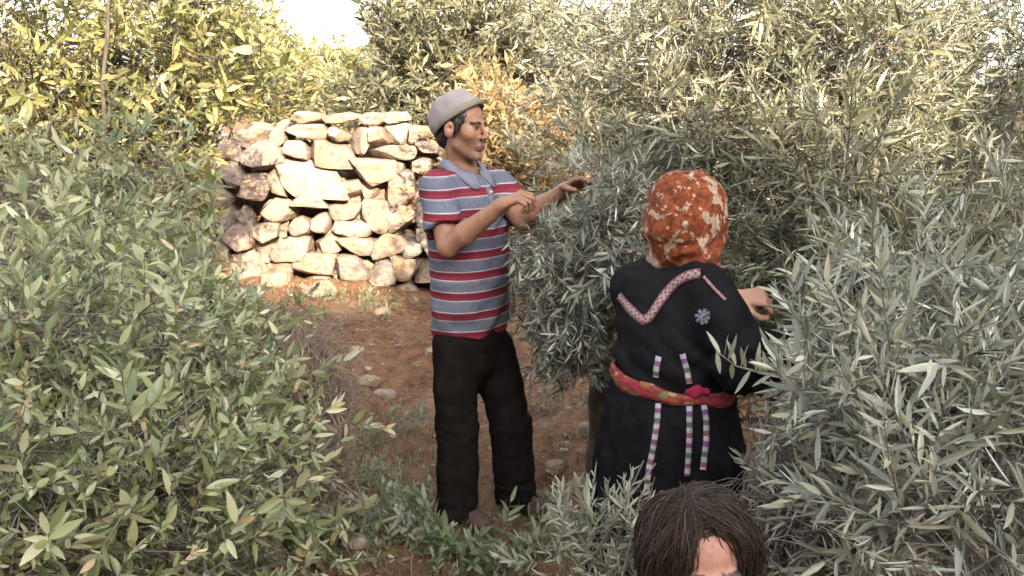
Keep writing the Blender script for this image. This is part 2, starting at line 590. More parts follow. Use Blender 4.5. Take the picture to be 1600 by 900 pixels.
def sprig_template(kind, rs):
    """leaves along a shoot that points to +Z; returns leaf arrays and the stem"""
    P, D, N, L = [], [], [], []
    if kind == 'olive':
        length, n = rs.uniform(.17, .27), rs.randint(8, 12)
    elif kind == 'broad':
        length, n = rs.uniform(.16, .26), rs.randint(9, 13)
    else:
        length, n = rs.uniform(.10, .16), rs.randint(6, 9)
    bend = rs.uniform(-.25, .25, 2)
    stem = lambda t: np.array([bend[0] * t * t * length, bend[1] * t * t * length, t * length])
    roll = rs.uniform(0, 6.28)
    for i in range(n):
        t = (i + .6) / n
        base = stem(t)
        if kind == 'olive':
            angs = [roll + i * 1.57, roll + i * 1.57 + math.pi]
            inc = R(62) * (1 - t) + R(22) * t
            ll = .058 * (0.75 + .45 * math.sin(math.pi * (t * .8 + .12)))
        elif kind == 'broad':
            angs = [roll + i * 2.4] if i % 3 else [roll + i * 2.4, roll + i * 2.4 + 2.2]
            inc = R(70) * (1 - t) + R(25) * t
            ll = .072 * (0.7 + .5 * math.sin(math.pi * (t * .8 + .1)))
        else:
            angs = [roll + i * 2.4, roll + i * 2.4 + math.pi]
            inc = R(65) * (1 - t) + R(25) * t
            ll = .045
        for a in angs:
            if rs.rand() < .1:
                continue
            a += rs.uniform(-.3, .3)
            ic = inc + rs.uniform(-.28, .28)
            dr = np.array([math.cos(a) * math.sin(ic), math.sin(a) * math.sin(ic), math.cos(ic)])
            nn = np.array([-math.cos(a) * math.cos(ic), -math.sin(a) * math.cos(ic), math.sin(ic)])
            # roll the blade about its axis a bit
            side = np.cross(dr, nn)
            rr = rs.uniform(-.7, .7)
            nn = nn * math.cos(rr) + side * math.sin(rr)
            P.append(base); D.append(dr); N.append(nn); L.append(ll * rs.uniform(.75, 1.2))
    st = np.array([stem(t) for t in (0, .35, .7, 1.0)])
    return np.array(P), np.array(D), np.array(N), np.array(L), st


_rs = np.random.RandomState(5)
TEMPL = {k_: [sprig_template(k_, _rs) for _ in range(7)] for k_ in ('olive', 'broad', 'small')}


class Crown:
    def __init__(s, kind, width, seed, scale=1.0, far=False, leaf_scale=1.0):
        s.kind, s.width, s.scale, s.far, s.ls = kind, width, scale, far, leaf_scale
        s.rs = np.random.RandomState(seed)
        s.base, s.dir, s.sc, s.tone = [], [], [], []
        s.limbs = []
        s.twigs = []

    def sprig(s, p, d, sc=1.0, tone=0.0):
        s.base.append(p); s.dir.append(norm(d)); s.sc.append(sc); s.tone.append(tone)

    def blob(s, c, r, n, up=.25, out=.8, per=6, spread=.13, keep=None, shell=.45, twig=True, gap=0.0, tone=0.0):
        """n sprigs in clusters through an ellipsoid"""
        rs = s.rs
        c, r = np.asarray(c, float), np.asarray(r, float)
        nc = max(1, n // per)
        for _ in range(nc):
            dv = norm(rs.randn(3))
            q = rs.uniform(shell ** 3, 1) ** (1 / 3)
            cc = c + dv * q * r
            if gap and float(vnoise(cc[0], cc[1], cc[2], .5, 7)) < gap - 1:
                continue
            tn = tone + rs.normal(0, .14)
            outd = norm(dv * r)
            anchors = []
            for _ in range(per):
                p = cc + rs.randn(3) * spread * s.scale * np.array([1.1, 1.1, .9])
                d = norm(outd * out * .75 + rs.randn(3) * .62 + np.array([0, 0, up]))
                s.sprig(p, d, rs.choice([.6, .75, .9, 1.0, 1.15, 1.35]), tn)
                anchors.append(p)
            if twig and anchors:
                s.twigs.append((c + dv * q * r * .25, cc, anchors))

    def leaves(s, keep=None):
        """world arrays for all leaves plus stems"""
        rs = s.rs
        base, dr, sc, tone = np.array(s.base), np.array(s.dir), np.array(s.sc), np.array(s.tone)
        ok = clear(base) & clear(base + dr * .11 * s.scale) & clear(base + dr * .2 * s.scale)
        if keep is not None:
            ok &= keep(base) & keep(base + dr * .16 * s.scale)
        base, dr, sc, tone = base[ok], dr[ok], sc[ok], tone[ok]
        n = len(base)
        ref = np.where(np.abs(dr[:, 2:3]) < .9, np.array([[0, 0, 1.0]]), np.array([[1.0, 0, 0]]))
        A = norm(np.cross(dr, ref)); B = np.cross(dr, A)
        th = rs.uniform(0, 6.28, n)
        A2 = A * np.cos(th)[:, None] + B * np.sin(th)[:, None]
        B2 = np.cross(dr, A2)
        RM = np.stack([A2, B2, dr], -1)          # columns
        pick = rs.randint(0, 7, n)
        LP, LD, LN, LL, LR, stems = [], [], [], [], [], []
        for t in range(7):
            idx = np.where(pick == t)[0]
            if not len(idx):
                continue
            P, D, N, L, st = TEMPL[s.kind][t]
            S = (sc[idx] * s.scale)
            p = np.einsum('nij,mj->nmi', RM[idx], P) * S[:, None, None] + base[idx][:, None, :]
            d = np.einsum('nij,mj->nmi', RM[idx], D)
            nn = np.einsum('nij,mj->nmi', RM[idx], N)
            d = d + rs.randn(*d.shape) * .12
            # blades turn their upper face to the light
            flip = np.where((nn[..., 2:3] < -.15) & (rs.rand(*nn.shape[:2], 1) < .6), -1.0, 1.0)
            nn = nn * flip
            l = L[None, :] * S[:, None] * s.ls * rs.uniform(.6, 1.3, (len(idx), len(L)))
            r_ = np.clip(.42 + tone[idx][:, None] + rs.normal(0, .27, l.shape), 0, 1)
            LP.append(p.reshape(-1, 3)); LD.append(d.reshape(-1, 3)); LN.append(nn.reshape(-1, 3)); LL.append(l.ravel()); LR.append(r_.ravel())
            stems.append((np.einsum('nij,mj->nmi', RM[idx], st) * S[:, None, None] + base[idx][:, None, :], S))
        P, D, N, L, Rn = map(np.concatenate, (LP, LD, LN, LL, LR))
        D = norm(D)
        S_ = norm(np.cross(N, D)); N = np.cross(D, S_)
        return P, D, S_, N, L, Rn, stems

    def build(s, root, mats, ind=0, keep_leaf=None, stem_r=.0016, part='crown'):
        """mats: (leaf, twig). ind = number of leaves that become objects of their own"""
        P, D, S_, N, L, Rn, stems = s.leaves(keep_leaf)
        if keep_leaf is not None:
            ok = keep_leaf(P + D * L[:, None] * .5)
            P, D, S_, N, L, Rn = P[ok], D[ok], S_[ok], N[ok], L[ok], Rn[ok]
        W = L * s.width * s.rs.uniform(.8, 1.2, len(L))
        o = root_loc(root)
        sel = np.zeros(len(P), bool)
        if ind:
            px, py, dep = proj(P + D * L[:, None] * .5)
            q0x, q0y, _ = proj(P); q1x, q1y, _ = proj(P + D * L[:, None])
            size = np.hypot(q1x - q0x, q1y - q0y)
            inside = (px > 0) & (px < 1600) & (py > 40) & (py < 860)
            cell = {}
            order = np.argsort(dep)
            front = np.zeros(len(P), bool)
            gxi, gyi = (px // 11).astype(int), (py // 11).astype(int)
            for i in order:
                if not inside[i]:
                    continue
                key = (gxi[i], gyi[i])
                if key not in cell:
                    cell[key] = 1
                    front[i] = True
            sc_ = np.where(front, size, -1)
            sel[np.argsort(-sc_)[:ind]] = True
            sel &= sc_ > 0
        acc = Acc()
        for far_ in (s.far,):
            r_ = ~sel
            X, Y_, Z = {0: (LT_X, LT_Y, LT_Z), 1: (LM_X, LM_Y, LM_Z), 2: (LF_X, LF_Y, LF_Z)}[int(far_)]
            p, d_, s_, n_, l, w, rn = P[r_], D[r_], S_[r_], N[r_], L[r_], W[r_], Rn[r_]
            bend = s.rs.uniform(-.5, 1.9, len(p))
            V = p[:, None, :] + (l[:, None] * X)[:, :, None] * d_[:, None, :] + (w[:, None] * Y_)[:, :, None] * s_[:, None, :] + \
                ((l * bend)[:, None] * Z)[:, :, None] * n_[:, None, :]
            nv = len(X)
            off = (np.arange(len(p)) * nv)[:, None, None]
            A_ = np.repeat(rn, nv)
            V = V.reshape(-1, 3)
            if far_ == 1:
                acc.add(V, (LM_F3 + off).reshape(-1, 3), 0, A_)
            elif far_ == 2:
                acc.add(V, (np.array([[0, 1, 3, 2]]) + off).reshape(-1, 4), 0, A_)
            else:
                acc.add(V, (LT_F4 + off).reshape(-1, 4), 0, A_)
                acc.V.append(np.zeros((0, 3))); acc.A.append(np.zeros(0))
                acc.P.append((LT_F3 + off).reshape(-1, 3)); acc.M.append(np.zeros(len(p) * 4, int))
        # stems, 3-sided
        for st, S in stems:
            n, k_ = st.shape[:2]
            ang = np.array([0, 2.09, 4.19])
            rad = np.linspace(1.3, .5, k_) * stem_r
            T = norm(st[:, -1] - st[:, 0])
            a = norm(np.cross(T, np.array([.3, .8, .5]))); b_ = np.cross(T, a)
            ring = st[:, :, None, :] + rad[None, :, None, None] * S[:, None, None, None] * (np.cos(ang)[None, None, :, None] * a[:, None, None, :] + np.sin(ang)[None, None, :, None] * b_[:, None, None, :])
            V = ring.reshape(-1, 3)
            q = []
            for i in range(k_ - 1):
                for j in range(3):
                    q.append([i * 3 + j, i * 3 + (j + 1) % 3, (i + 1) * 3 + (j + 1) % 3, (i + 1) * 3 + j])
            off = (np.arange(n) * k_ * 3)[:, None, None]
            acc.add(V, (np.array(q) + off).reshape(-1, 4), 1, .5)
        if s.twigs:
            A0 = np.array([t[0] for t in s.twigs]); B0 = np.array([t[1] for t in s.twigs])
            tt = np.array([0, .25, .5, .75, 1])[None, :, None]
            pts = A0[:, None] * (1 - tt) + B0[:, None] * tt + s.rs.randn(len(A0), 5, 3) * np.array([0, .02, .035, .02, 0])[None, :, None]
            kf_ = keep_leaf or clear
            ok = kf_(pts.reshape(-1, 3)).reshape(-1, 5).all(1)
            if ok.any():
                V, Qd = tubes(pts[ok], np.array([5, 4.5, 4, 3, 2]) * .001 * max(1, s.scale), 4)
                acc.add(V, Qd, 1, .5)
            A0 = np.array([t[1] for t in s.twigs for _ in t[2]]); B0 = np.array([p for t in s.twigs for p in t[2]])
            pts = np.stack([A0, (A0 + B0) / 2 + s.rs.randn(*A0.shape) * .01, B0], 1)
            ok = kf_(pts.reshape(-1, 3)).reshape(-1, 3).all(1)
            if ok.any():
                V, Qd = tubes(pts[ok], np.array([2.4, 2, 1.6]) * .001 * max(1, s.scale), 3)
                acc.add(V, Qd, 1, .5)
        cr = link(part, acc.mesh(part, mats, o), root)
        if ind:
            cr['kind'] = 'stuff'
            tm = []
            for t in range(16):
                X, Y_, Z = LT_X, LT_Y, LT_Z * (-.4 + 2.2 * (t % 4) / 3)
                tm.append(mesh_np('leaf', np.stack([X, Y_, Z], -1), [LT_F4, LT_F3], [mats[0]], attrs={'rnd': np.full(14, (t // 4 + .5) / 4)}))
            for i in np.where(sel)[0]:
                t = min(3, int(Rn[i] * 4)) * 4 + s.rs.randint(4)
                lo = link('leaf', tm[t], root)
                m4 = np.eye(4)
                m4[:3, 0] = D[i] * L[i]; m4[:3, 1] = S_[i] * W[i]; m4[:3, 2] = N[i] * L[i]; m4[:3, 3] = P[i] - o
                lo.matrix_local = Matrix(m4.tolist())
        return cr


def curve_pts(a, b_, n, bow, rs):
    a, b_ = np.asarray(a, float), np.asarray(b_, float)
    t = np.linspace(0, 1, n)[:, None]
    w = rs.randn(3) * bow * np.linalg.norm(b_ - a)
    wig = np.cumsum(rs.randn(n, 3), 0) * .012
    wig -= np.linspace(0, 1, n)[:, None] * wig[-1]
    return a + (b_ - a) * t + np.sin(t * math.pi) * w + wig


def limb(root, a, b_, r0, r1, rs, name='branch', bow=.08, mat='bark', n=9, sides=8):
    pts = curve_pts(a, b_, n, bow, rs)
    V, Q_ = tube(pts, np.linspace(r0, r1, n) * (1 + .12 * rs.randn(n)), sides)
    return link(name, mesh_np(name, V - root_loc(root), [Q_], [M[mat]]), root), pts


def trunk(root, base, top, r0, r1, rs, mat='bark'):
    n = 14
    pts = curve_pts(base, top, n, .05, rs)
    rad = np.linspace(r0, r1, n) * (1 + .10 * rs.randn(n))
    rad[0] *= 1.6; rad[1] *= 1.25
    V, Q_ = tube(pts, rad, 12)
    V = V + (.18 * rad.repeat(12) * vnoise(V[:, 0], V[:, 1], V[:, 2], .08, 5))[:, None] * norm(V - np.repeat(pts, 12, 0))
    return link('trunk', mesh_np('trunk', V - root_loc(root), [Q_], [M[mat]]), root)


def pr(px, py, Y, rx, ry, rd):
    """crown ellipsoid: centre pixel at Y, half sizes in photo pixels across and up, metres in depth"""
    c = at(px, py, Y)
    mp = (Y * CP + (1.75 - c[2]) * SP) / FPX
    return c, (rx * mp, rd, ry * mp)


def in_poly(px, py, poly):
    poly = np.asarray(poly, float)
    px, py = np.atleast_1d(px), np.atleast_1d(py)
    ins = np.zeros(px.shape, bool)
    j = len(poly) - 1
    for i in range(len(poly)):
        xi, yi = poly[i]; xj, yj = poly[j]
        c = ((yi > py) != (yj > py)) & (px < (xj - xi) * (py - yi) / (yj - yi + 1e-9) + xi)
        ins ^= c
        j = i
    return ins


MAN_P = [(655, 140), (770, 140), (780, 250), (835, 300), (880, 275), (905, 262), (935, 280), (905, 308), (870, 300), (840, 335), (785, 370), (800, 480), (830, 560), (845, 720), (850, 800), (670, 800), (672, 540), (655, 420), (638, 300), (665, 240)]
WOM_P = [(1000, 270), (1145, 270), (1150, 400), (1205, 460), (1215, 560), (1195, 620), (1165, 640), (1160, 740), (1000, 780), (920, 760), (955, 590), (958, 470), (1000, 400)]
KID_P = [(985, 735), (1205, 735), (1225, 900), (975, 900)]
# where the branches do not hang in front of the people who pick from them
def clear(P):
    P = np.asarray(P, float).reshape(-1, 3)
    px, py, dep = proj(P)
    bad = in_poly(px, py, MAN_P) & (P[:, 1] < 4.0)
    bad |= in_poly(px, py, WOM_P) & (P[:, 1] < 3.15)
    bad |= in_poly(px, py, KID_P) & (P[:, 1] < 1.7)
    return ~bad


def keep2(a, b_):
    return bool(clear(np.array([a, b_])).all())


def ragged(poly, amp):
    """like excl, with an uneven edge"""
    def f(P):
        P = np.asarray(P, float).reshape(-1, 3)
        px, py, dep = proj(P)
        jx = amp * vnoise(P[:, 0], P[:, 1], P[:, 2], .25, 71) + .5 * amp * vnoise(P[:, 0], P[:, 1], P[:, 2], .08, 72)
        jy = amp * vnoise(P[:, 0], P[:, 1], P[:, 2], .25, 73)
        return clear(P) & ~in_poly(px + jx, py + jy, poly)
    return f


def excl(poly, ymax=99):
    def f(P):
        P = np.asarray(P, float).reshape(-1, 3)
        px, py, dep = proj(P)
        return clear(P) & ~(in_poly(px, py, poly) & (P[:, 1] < ymax))
    return f


# ---- left: broad-leaved shrub in the shade, close to the camera
WALLVIEW = [(345, 200), (700, 170), (700, 900), (575, 900), (500, 760), (440, 690), (425, 520), (430, 470), (345, 420), (320, 330)]
PATH = [(430, 180), (900, 180), (900, 800), (700, 900), (520, 900), (470, 700), (435, 480)]
SKYGAP = [(425, -20), (555, -20), (590, 100), (500, 95), (455, 70)]
base = at(150, 1100, 2.75); base[2] = gz(base[0], base[1])
sh = thing('leafy_shrub', base, 'big shaded shrub with broad pale green leaves, filling the lower left corner', 'shrub')
rs = np.random.RandomState(21)
cr = Crown('broad', .31, 22, .82, leaf_scale=.74)
for (px, py, Y, rx, ry, rd, n) in [(40, 760, 2.35, 170, 150, .3, 175), (220, 770, 2.6, 180, 130, .35, 190), (60, 560, 2.7, 170, 140, .35, 170), (240, 600, 3.0, 150, 130, .4, 170),
                                   (330, 720, 3.1, 85, 120, .3, 110), (330, 560, 3.5, 55, 80, .3, 70), (100, 900, 2.3, 240, 120, .3, 150), (340, 880, 2.7, 95, 80, .25, 70), (410, 800, 3.1, 50, 60, .2, 40)]:
    c, r = pr(px, py, Y, rx, ry, rd)
    cr.blob(c, r, int(n * 1.3), up=.5, keep=keep2, spread=.13, shell=.25)
    limb(sh, base + rs.randn(3) * [.08, .08, 0], c, .016, .006, rs)
cr.build(sh, [M['broad'], M['twig']], ind=300)

base = at(120, 800, 3.9); base[2] = gz(base[0], base[1])
sh = thing('leafy_shrub', base, 'tall half-shaded green shrub between the lower left shrub and the yellow tree', 'shrub')
cr = Crown('broad', .29, 23, .88, leaf_scale=.8, far=1)
for (px, py, Y, rx, ry, rd, n) in [(60, 420, 3.7, 150, 90, .45, 150), (230, 400, 4.0, 140, 100, .45, 160), (310, 470, 4.2, 90, 80, .4, 110), (200, 290, 4.5, 120, 80, .4, 110),
                                   (20, 330, 4.2, 110, 90, .4, 100), (120, 520, 3.6, 170, 100, .4, 130), (390, 480, 4.4, 50, 45, .3, 50), (320, 590, 4.2, 70, 100, .4, 100)]:
    c, r = pr(px, py, Y, rx, ry, rd)
    cr.blob(c, r, int(n * 1.15), up=.55, keep=keep2, spread=.13, shell=.25)
    limb(sh, base + rs.randn(3) * [.08, .08, 0], c, .018, .006, rs)
cr.build(sh, [M['broad'], M['twig']], ind=250, keep_leaf=ragged([(345, 190), (700, 170), (700, 440), (430, 445), (355, 410), (335, 330)], 25))

# ---- left: sunlit yellow-green tree further back
base = np.array([-3.0, 6.0, 0.0]); base[2] = gz(base[0], base[1])
tr = thing('almond_tree', base, 'yellow green tree lit by the sun, reaching out of the top left corner', 'tree')
trunk(tr, base - [0, 0, .1], base + [.1, 0, 1.2], .10, .07, rs)
cr = Crown('broad', .30, 31, 1.1, far=1, leaf_scale=.9)
for (px, py, Y, rx, ry, rd, n) in [(60, 110, 5.6, 170, 110, .6, 260), (250, 100, 5.8, 160, 110, .6, 280), (380, 130, 6.2, 90, 90, .5, 170), (160, 240, 5.6, 190, 80, .5, 220),
                                   (300, 240, 5.9, 80, 90, .4, 130), (20, 300, 5.4, 130, 90, .5, 130), (200, -20, 5.8, 260, 80, .7, 200), (-60, 150, 5.8, 110, 180, .6, 120), (300, 330, 6.0, 50, 60, .4, 60),
                                   (430, 160, 6.6, 50, 60, .4, 70)]:
    c, r = pr(px, py, Y, rx, ry, rd)
    cr.blob(c, r, n, up=.3, keep=keep2, spread=.15, shell=.3)
    limb(tr, base + [.1, 0, 1.1], c, .035, .01, rs)
cr.build(tr, [M['sunny'], M['bark']], ind=200, keep_leaf=ragged([(350, 192), (480, 150), (455, 100), (440, 60), (420, -40), (700, -40), (700, 520), (352, 520), (338, 420)], 22), stem_r=.002)
bare = [at(170, -30, 5.0), at(168, 60, 5.0), at(160, 130, 5.05), at(164, 200, 5.1), at(158, 260, 5.2)]
V, Q_ = tube(np.array(bare), [.009, .010, .011, .012, .013], 6)
link('branch', mesh_np('branch', V - base, [Q_], [M['bark']]), tr)

# ---- far trees on the terrace
def far_tree(name, label, base, top, blobs, mat, seed, width=.3, scale=2.0, kind='broad', keep=None, r0=.14):
    base = np.array(base, float)
    base[2] = gz(base[0], base[1])
    t = thing(name, base, label, 'tree')
    rs_ = np.random.RandomState(seed)
    trunk(t, base - [0, 0, .1], np.array(top), r0, r0 * .6, rs_)
    c_ = Crown(kind, width, seed, scale, far=2)
    for (px, py, Y, rx, ry, rd, n) in blobs:
        c, r = pr(px, py, Y, rx, ry, rd)
        c_.blob(c, r, n, up=.3, spread=.15, shell=.35)
        limb(t, top, c, r0 * .4, .02, rs_)
    c_.build(t, [mat, M['bark']], keep_leaf=keep, stem_r=.003)
    return t


far_tree('distant_tree', 'small golden tree beyond the wall, under the white patch of sky', at(530, 250, 17), at(530, 160, 17),
         [(515, 128, 17, 40, 32, .7, 300), (560, 140, 17, 40, 32, .7, 260), (480, 150, 16.5, 36, 30, .7, 220), (540, 165, 16, 60, 22, .6, 240)], M['sunny'], 41, scale=1.6)
far_tree('distant_tree', 'rounded yellow treetop poking out behind the left tree against the sky', at(410, 250, 12), at(410, 140, 12),
         [(395, 95, 12, 70, 48, .8, 220), (440, 110, 12.5, 50, 40, .7, 120), (350, 70, 12, 60, 50, .8, 120), (455, 150, 11, 46, 34, .5, 110)], M['sunny'], 42, scale=1.6,
         keep=excl([(438, -20), (560, -20), (560, 92), (500, 95), (478, 75)]))
KM = excl([(420, -20), (548, -20), (552, 30), (580, 60), (560, 80), (590, 95), (575, 110), (500, 110), (420, 110)])
olv = far_tree('olive_tree', 'grey green olive tree with a dark trunk on the terrace behind the man', at(822, 260, 10.5), at(822, 110, 10.5),
               [(640, 100, 10, 70, 75, .8, 240), (590, 140, 10.3, 40, 50, .6, 100), (610, 55, 10, 55, 35, .7, 110), (720, 90, 9.8, 90, 70, .8, 260), (700, 20, 10, 130, 50, .8, 200), (690, 170, 9.6, 70, 50, .6, 150), (840, 40, 10.3, 90, 60, .8, 160),
                (920, 100, 10, 90, 90, .8, 200), (630, 175, 9.7, 60, 28, .4, 110)], M['olive_far'], 43, .24, 1.5, 'olive', KM, .2)
V, Q_ = tube(np.array([at(812, 260, 9.9), at(806, 190, 9.9), at(815, 120, 9.9), at(835, 60, 9.9), at(850, 0, 9.9)]), [.13, .11, .10, .09, .08], 8)
link('branch', mesh_np('branch', V - np.array(olv.location), [Q_], [M['bark']]), olv)

far_tree('olive_tree', 'dark olive tree on the terrace behind the far right edge of the picked tree', at(1560, 300, 9.5), at(1560, 190, 9.5),
         [(1500, 190, 9.3, 110, 70, .7, 170), (1600, 170, 9.3, 110, 60, .7, 150), (1560, 260, 9, 130, 60, .6, 150), (1400, 230, 9.3, 110, 70, .6, 120), (1660, 230, 9.2, 80, 90, .6, 90)], M['olive_far'], 44, .24, 1.5, 'olive', None, .16)

# sunlit autumn shrub behind the man's face
base = at(800, 430, 7.4); base[2] = gz(base[0], base[1])
sh = thing('autumn_shrub', base, 'sunlit orange and gold leaved shrub directly behind the face of the man', 'shrub')
cr = Crown('broad', .33, 51, .9, far=1)
for (px, py, Y, rx, ry, rd, n) in [(795, 190, 7.4, 55, 70, .4, 170), (830, 280, 7.2, 70, 70, .4, 200), (780, 290, 7.4, 50, 60, .4, 110), (760, 230, 7.5, 40, 60, .3, 90), (870, 220, 7.3, 60, 60, .4, 130), (820, 370, 7.2, 60, 50, .3, 90)]:
    c, r = pr(px, py, Y, rx, ry, rd)
    cr.blob(c, r, n, up=.4, spread=.1)
    limb(sh, base, c, .016, .006, rs)
cr.build(sh, [M['autumn'], M['drytwig']])

# ---- right: the olive tree that is being picked
OSKY = [(1525, 75), (1560, 50), (1610, 40), (1610, 130), (1560, 130), (1530, 120)]
base = np.array([1.75, 4.3, 0.0]); base[2] = gz(base[0], base[1])
big = thing('olive_tree', base, 'large silvery olive tree being picked, rising behind the woman to the top right', 'tree')
rs = np.random.RandomState(61)
trunk(big, base - [0, 0, .15], base + [-.1, -.05, .8], .17, .12, rs)
cr = Crown('olive', .155, 62, .95, far=1)
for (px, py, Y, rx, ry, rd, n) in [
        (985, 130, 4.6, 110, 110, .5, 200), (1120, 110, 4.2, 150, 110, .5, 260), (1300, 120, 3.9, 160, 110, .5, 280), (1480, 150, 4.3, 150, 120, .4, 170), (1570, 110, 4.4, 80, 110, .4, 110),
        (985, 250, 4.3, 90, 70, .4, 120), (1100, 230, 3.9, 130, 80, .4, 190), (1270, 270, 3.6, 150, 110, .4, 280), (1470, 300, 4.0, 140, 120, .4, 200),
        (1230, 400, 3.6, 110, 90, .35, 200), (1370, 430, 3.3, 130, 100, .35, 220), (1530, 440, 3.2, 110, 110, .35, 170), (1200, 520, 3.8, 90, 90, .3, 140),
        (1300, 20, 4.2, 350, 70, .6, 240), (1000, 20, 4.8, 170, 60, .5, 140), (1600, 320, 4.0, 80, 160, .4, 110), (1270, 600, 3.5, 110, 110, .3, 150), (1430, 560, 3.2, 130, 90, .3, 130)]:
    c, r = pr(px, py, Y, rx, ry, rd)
    cr.blob(c, r, int(n * 1.0), up=.2, keep=keep2, spread=.11, shell=.3, tone=-.25 if px > 1440 and py < 340 and py > 100 else 0.0)  # upper right leaves coloured darker to stand in for deep shade
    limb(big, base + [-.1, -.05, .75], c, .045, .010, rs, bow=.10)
# tall pale shoots that stand out of the mass
for (p0, p1, sc) in [((1330, 330, 3.0), (1265, 160, 2.9), 1.15), ((1320, 300, 2.9), (1330, 150, 2.8), 1.2), ((1310, 320, 2.9), (1390, 200, 2.8), 1.15), ((1280, 310, 3.0), (1215, 230, 2.9), 1.0), ((1340, 300, 2.9), (1420, 260, 2.85), 1.0)]:
    a, b_ = at(*p0), at(*p1)
    dv = b_ - a
    for f in (.15, .45, .75):
        cr.sprig(a + dv * f, dv + rs.randn(3) * .05, sc, .28)
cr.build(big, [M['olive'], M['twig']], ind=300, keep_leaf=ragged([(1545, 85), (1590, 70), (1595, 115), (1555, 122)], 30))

# the low olive between the man and the woman, its boughs hanging over his hands
base = np.array([.42, 4.25, 0.0]); base[2] = gz(base[0], base[1])
mid = thing('olive_tree', base, 'low bluish green olive boughs hanging between the man and the woman', 'tree')
trunk(mid, base - [0, 0, .1], base + [-.03, -.1, .7], .06, .045, rs)
cr = Crown('olive', .155, 71, .9, far=1)
for (px, py, Y, rx, ry, rd, n) in [(900, 410, 3.75, 95, 90, .3, 210), (870, 500, 3.75, 70, 80, .25, 130), (960, 350, 3.6, 60, 70, .25, 130), (940, 500, 3.8, 60, 80, .25, 130), (845, 390, 3.7, 45, 60, .2, 70),
                                   (900, 560, 3.9, 70, 50, .2, 80), (980, 440, 3.9, 50, 110, .3, 110), (945, 300, 3.9, 45, 35, .25, 40)]:
    c, r = pr(px, py, Y, rx, ry, rd)
    cr.blob(c, r, n, up=-.1, keep=keep2, spread=.10, shell=.3)
    limb(mid, base + [-.03, -.1, .65], c, .022, .006, rs)
for (p0, p1) in [((838, 520, 3.7), (800, 560, 3.6)), ((830, 545, 3.62), (790, 600, 3.55)), ((838, 560, 3.65), (812, 615, 3.55)), ((830, 530, 3.62), (765, 565, 3.52)), ((836, 360, 3.6), (808, 345, 3.55)), ((826, 480, 3.7), (805, 520, 3.6))]:
    a, b_ = at(*p0), at(*p1)
    cr.sprig(a, b_ - a, .8, .30)
cr.build(mid, [M['olive_blue'], M['twig']], ind=200, keep_leaf=ragged([(700, 620), (850, 612), (960, 600), (1010, 640), (1010, 900), (700, 900)], 25))

# near olive boughs in the lower right corner
base = np.array([1.25, 2.35, 0.0]); base[2] = gz(base[0], base[1])
nr = thing('olive_tree', base, 'young olive with large silver leaves nearest the camera in the lower right corner', 'tree')
trunk(nr, base - [0, 0, .1], base + [.02, -.02, .45], .05, .035, rs)
cr = Crown('olive', .155, 81, .95, leaf_scale=.92)
for (px, py, Y, rx, ry, rd, n) in [(1500, 560, 2.3, 130, 120, .3, 150), (1370, 620, 2.2, 120, 110, .3, 120), (1560, 740, 2.0, 120, 130, .3, 110), (1410, 770, 1.95, 130, 120, .3, 110),
                                   (1300, 740, 2.2, 90, 110, .25, 60), (1500, 880, 1.9, 180, 90, .3, 80), (1280, 860, 2.1, 80, 80, .25, 30), (1590, 500, 2.5, 90, 100, .3, 70), (1450, 480, 2.6, 100, 60, .25, 70)]:
    c, r = pr(px, py, Y, rx, ry, rd)
    cr.blob(c, r, int(n * .9), up=.35, keep=keep2, spread=.13, shell=.2, tone=.05)
    limb(nr, base + [.02, -.02, .42], c, .018, .006, rs)
for (p0, p1, sc) in [((1330, 560, 2.1), (1310, 460, 2.0), 1.1), ((1400, 620, 2.0), (1385, 500, 1.95), 1.15), ((1460, 790, 1.75), (1400, 650, 1.75), 1.1), ((1420, 830, 1.75), (1390, 740, 1.7), 1.0),
                     ((1320, 600, 2.1), (1260, 590, 2.1), 1.0), ((1520, 640, 1.9), (1500, 530, 1.9), 1.1), ((1470, 700, 1.8), (1540, 620, 1.8), 1.0)]:
    a, b_ = at(*p0), at(*p1)
    dv = b_ - a
    for f in (0, .5):
        cr.sprig(a + dv * f, dv, sc, .30)
cr.build(nr, [M['olive_blue'], M['twig']], ind=300)
# a pale shoot reaching in front of her sleeve, its leaves standing up
st = [at(1345, 620, 2.2), at(1290, 600, 2.15), at(1240, 590, 2.12), at(1190, 582, 2.1), at(1150, 572, 2.1), at(1118, 548, 2.1)]
acc = Acc()
V, Q_ = tube(np.array(st), np.linspace(.004, .0014, 6), 5)
acc.add(V, Q_, 1)
spr = link('branch', acc.mesh('branch', [M['grey_leaf'], M['twig']], base), nr)
tmL = [mesh_np('leaf', np.stack([LT_X, LT_Y, LT_Z * b2], -1), [LT_F4, LT_F3], [M['grey_leaf']], attrs={'rnd': np.full(14, v2)}) for b2, v2 in ((.3, .5), (.8, .75), (-.4, .95), (.5, .3))]


def place_leaf(parent, p, d_, n_, L_, W_, i):
    lo = link('leaf', tmL[i % 4], parent)
    d_ = norm(d_); s_ = norm(np.cross(n_, d_)); n_ = np.cross(d_, s_)
    m4 = np.eye(4)
    m4[:3, 0] = d_ * L_; m4[:3, 1] = s_ * W_; m4[:3, 2] = n_ * L_; m4[:3, 3] = p - root_loc(parent)
    lo.matrix_local = Matrix(m4.tolist())


stp = np.array(st)
for i in range(26):
    t = 4.95 * (1 - i / 26)
    a = int(t)
    p = stp[a] * (1 - (t - a)) + stp[a + 1] * (t - a)
    dv = np.array([rs.uniform(-.55, .25), rs.uniform(-.4, .4), 1.0 if i % 4 else -.4])
    place_leaf(spr, p, dv, np.array([.2, -1, .3]) + rs.randn(3) * .4, rs.uniform(.05, .07), .012, i)


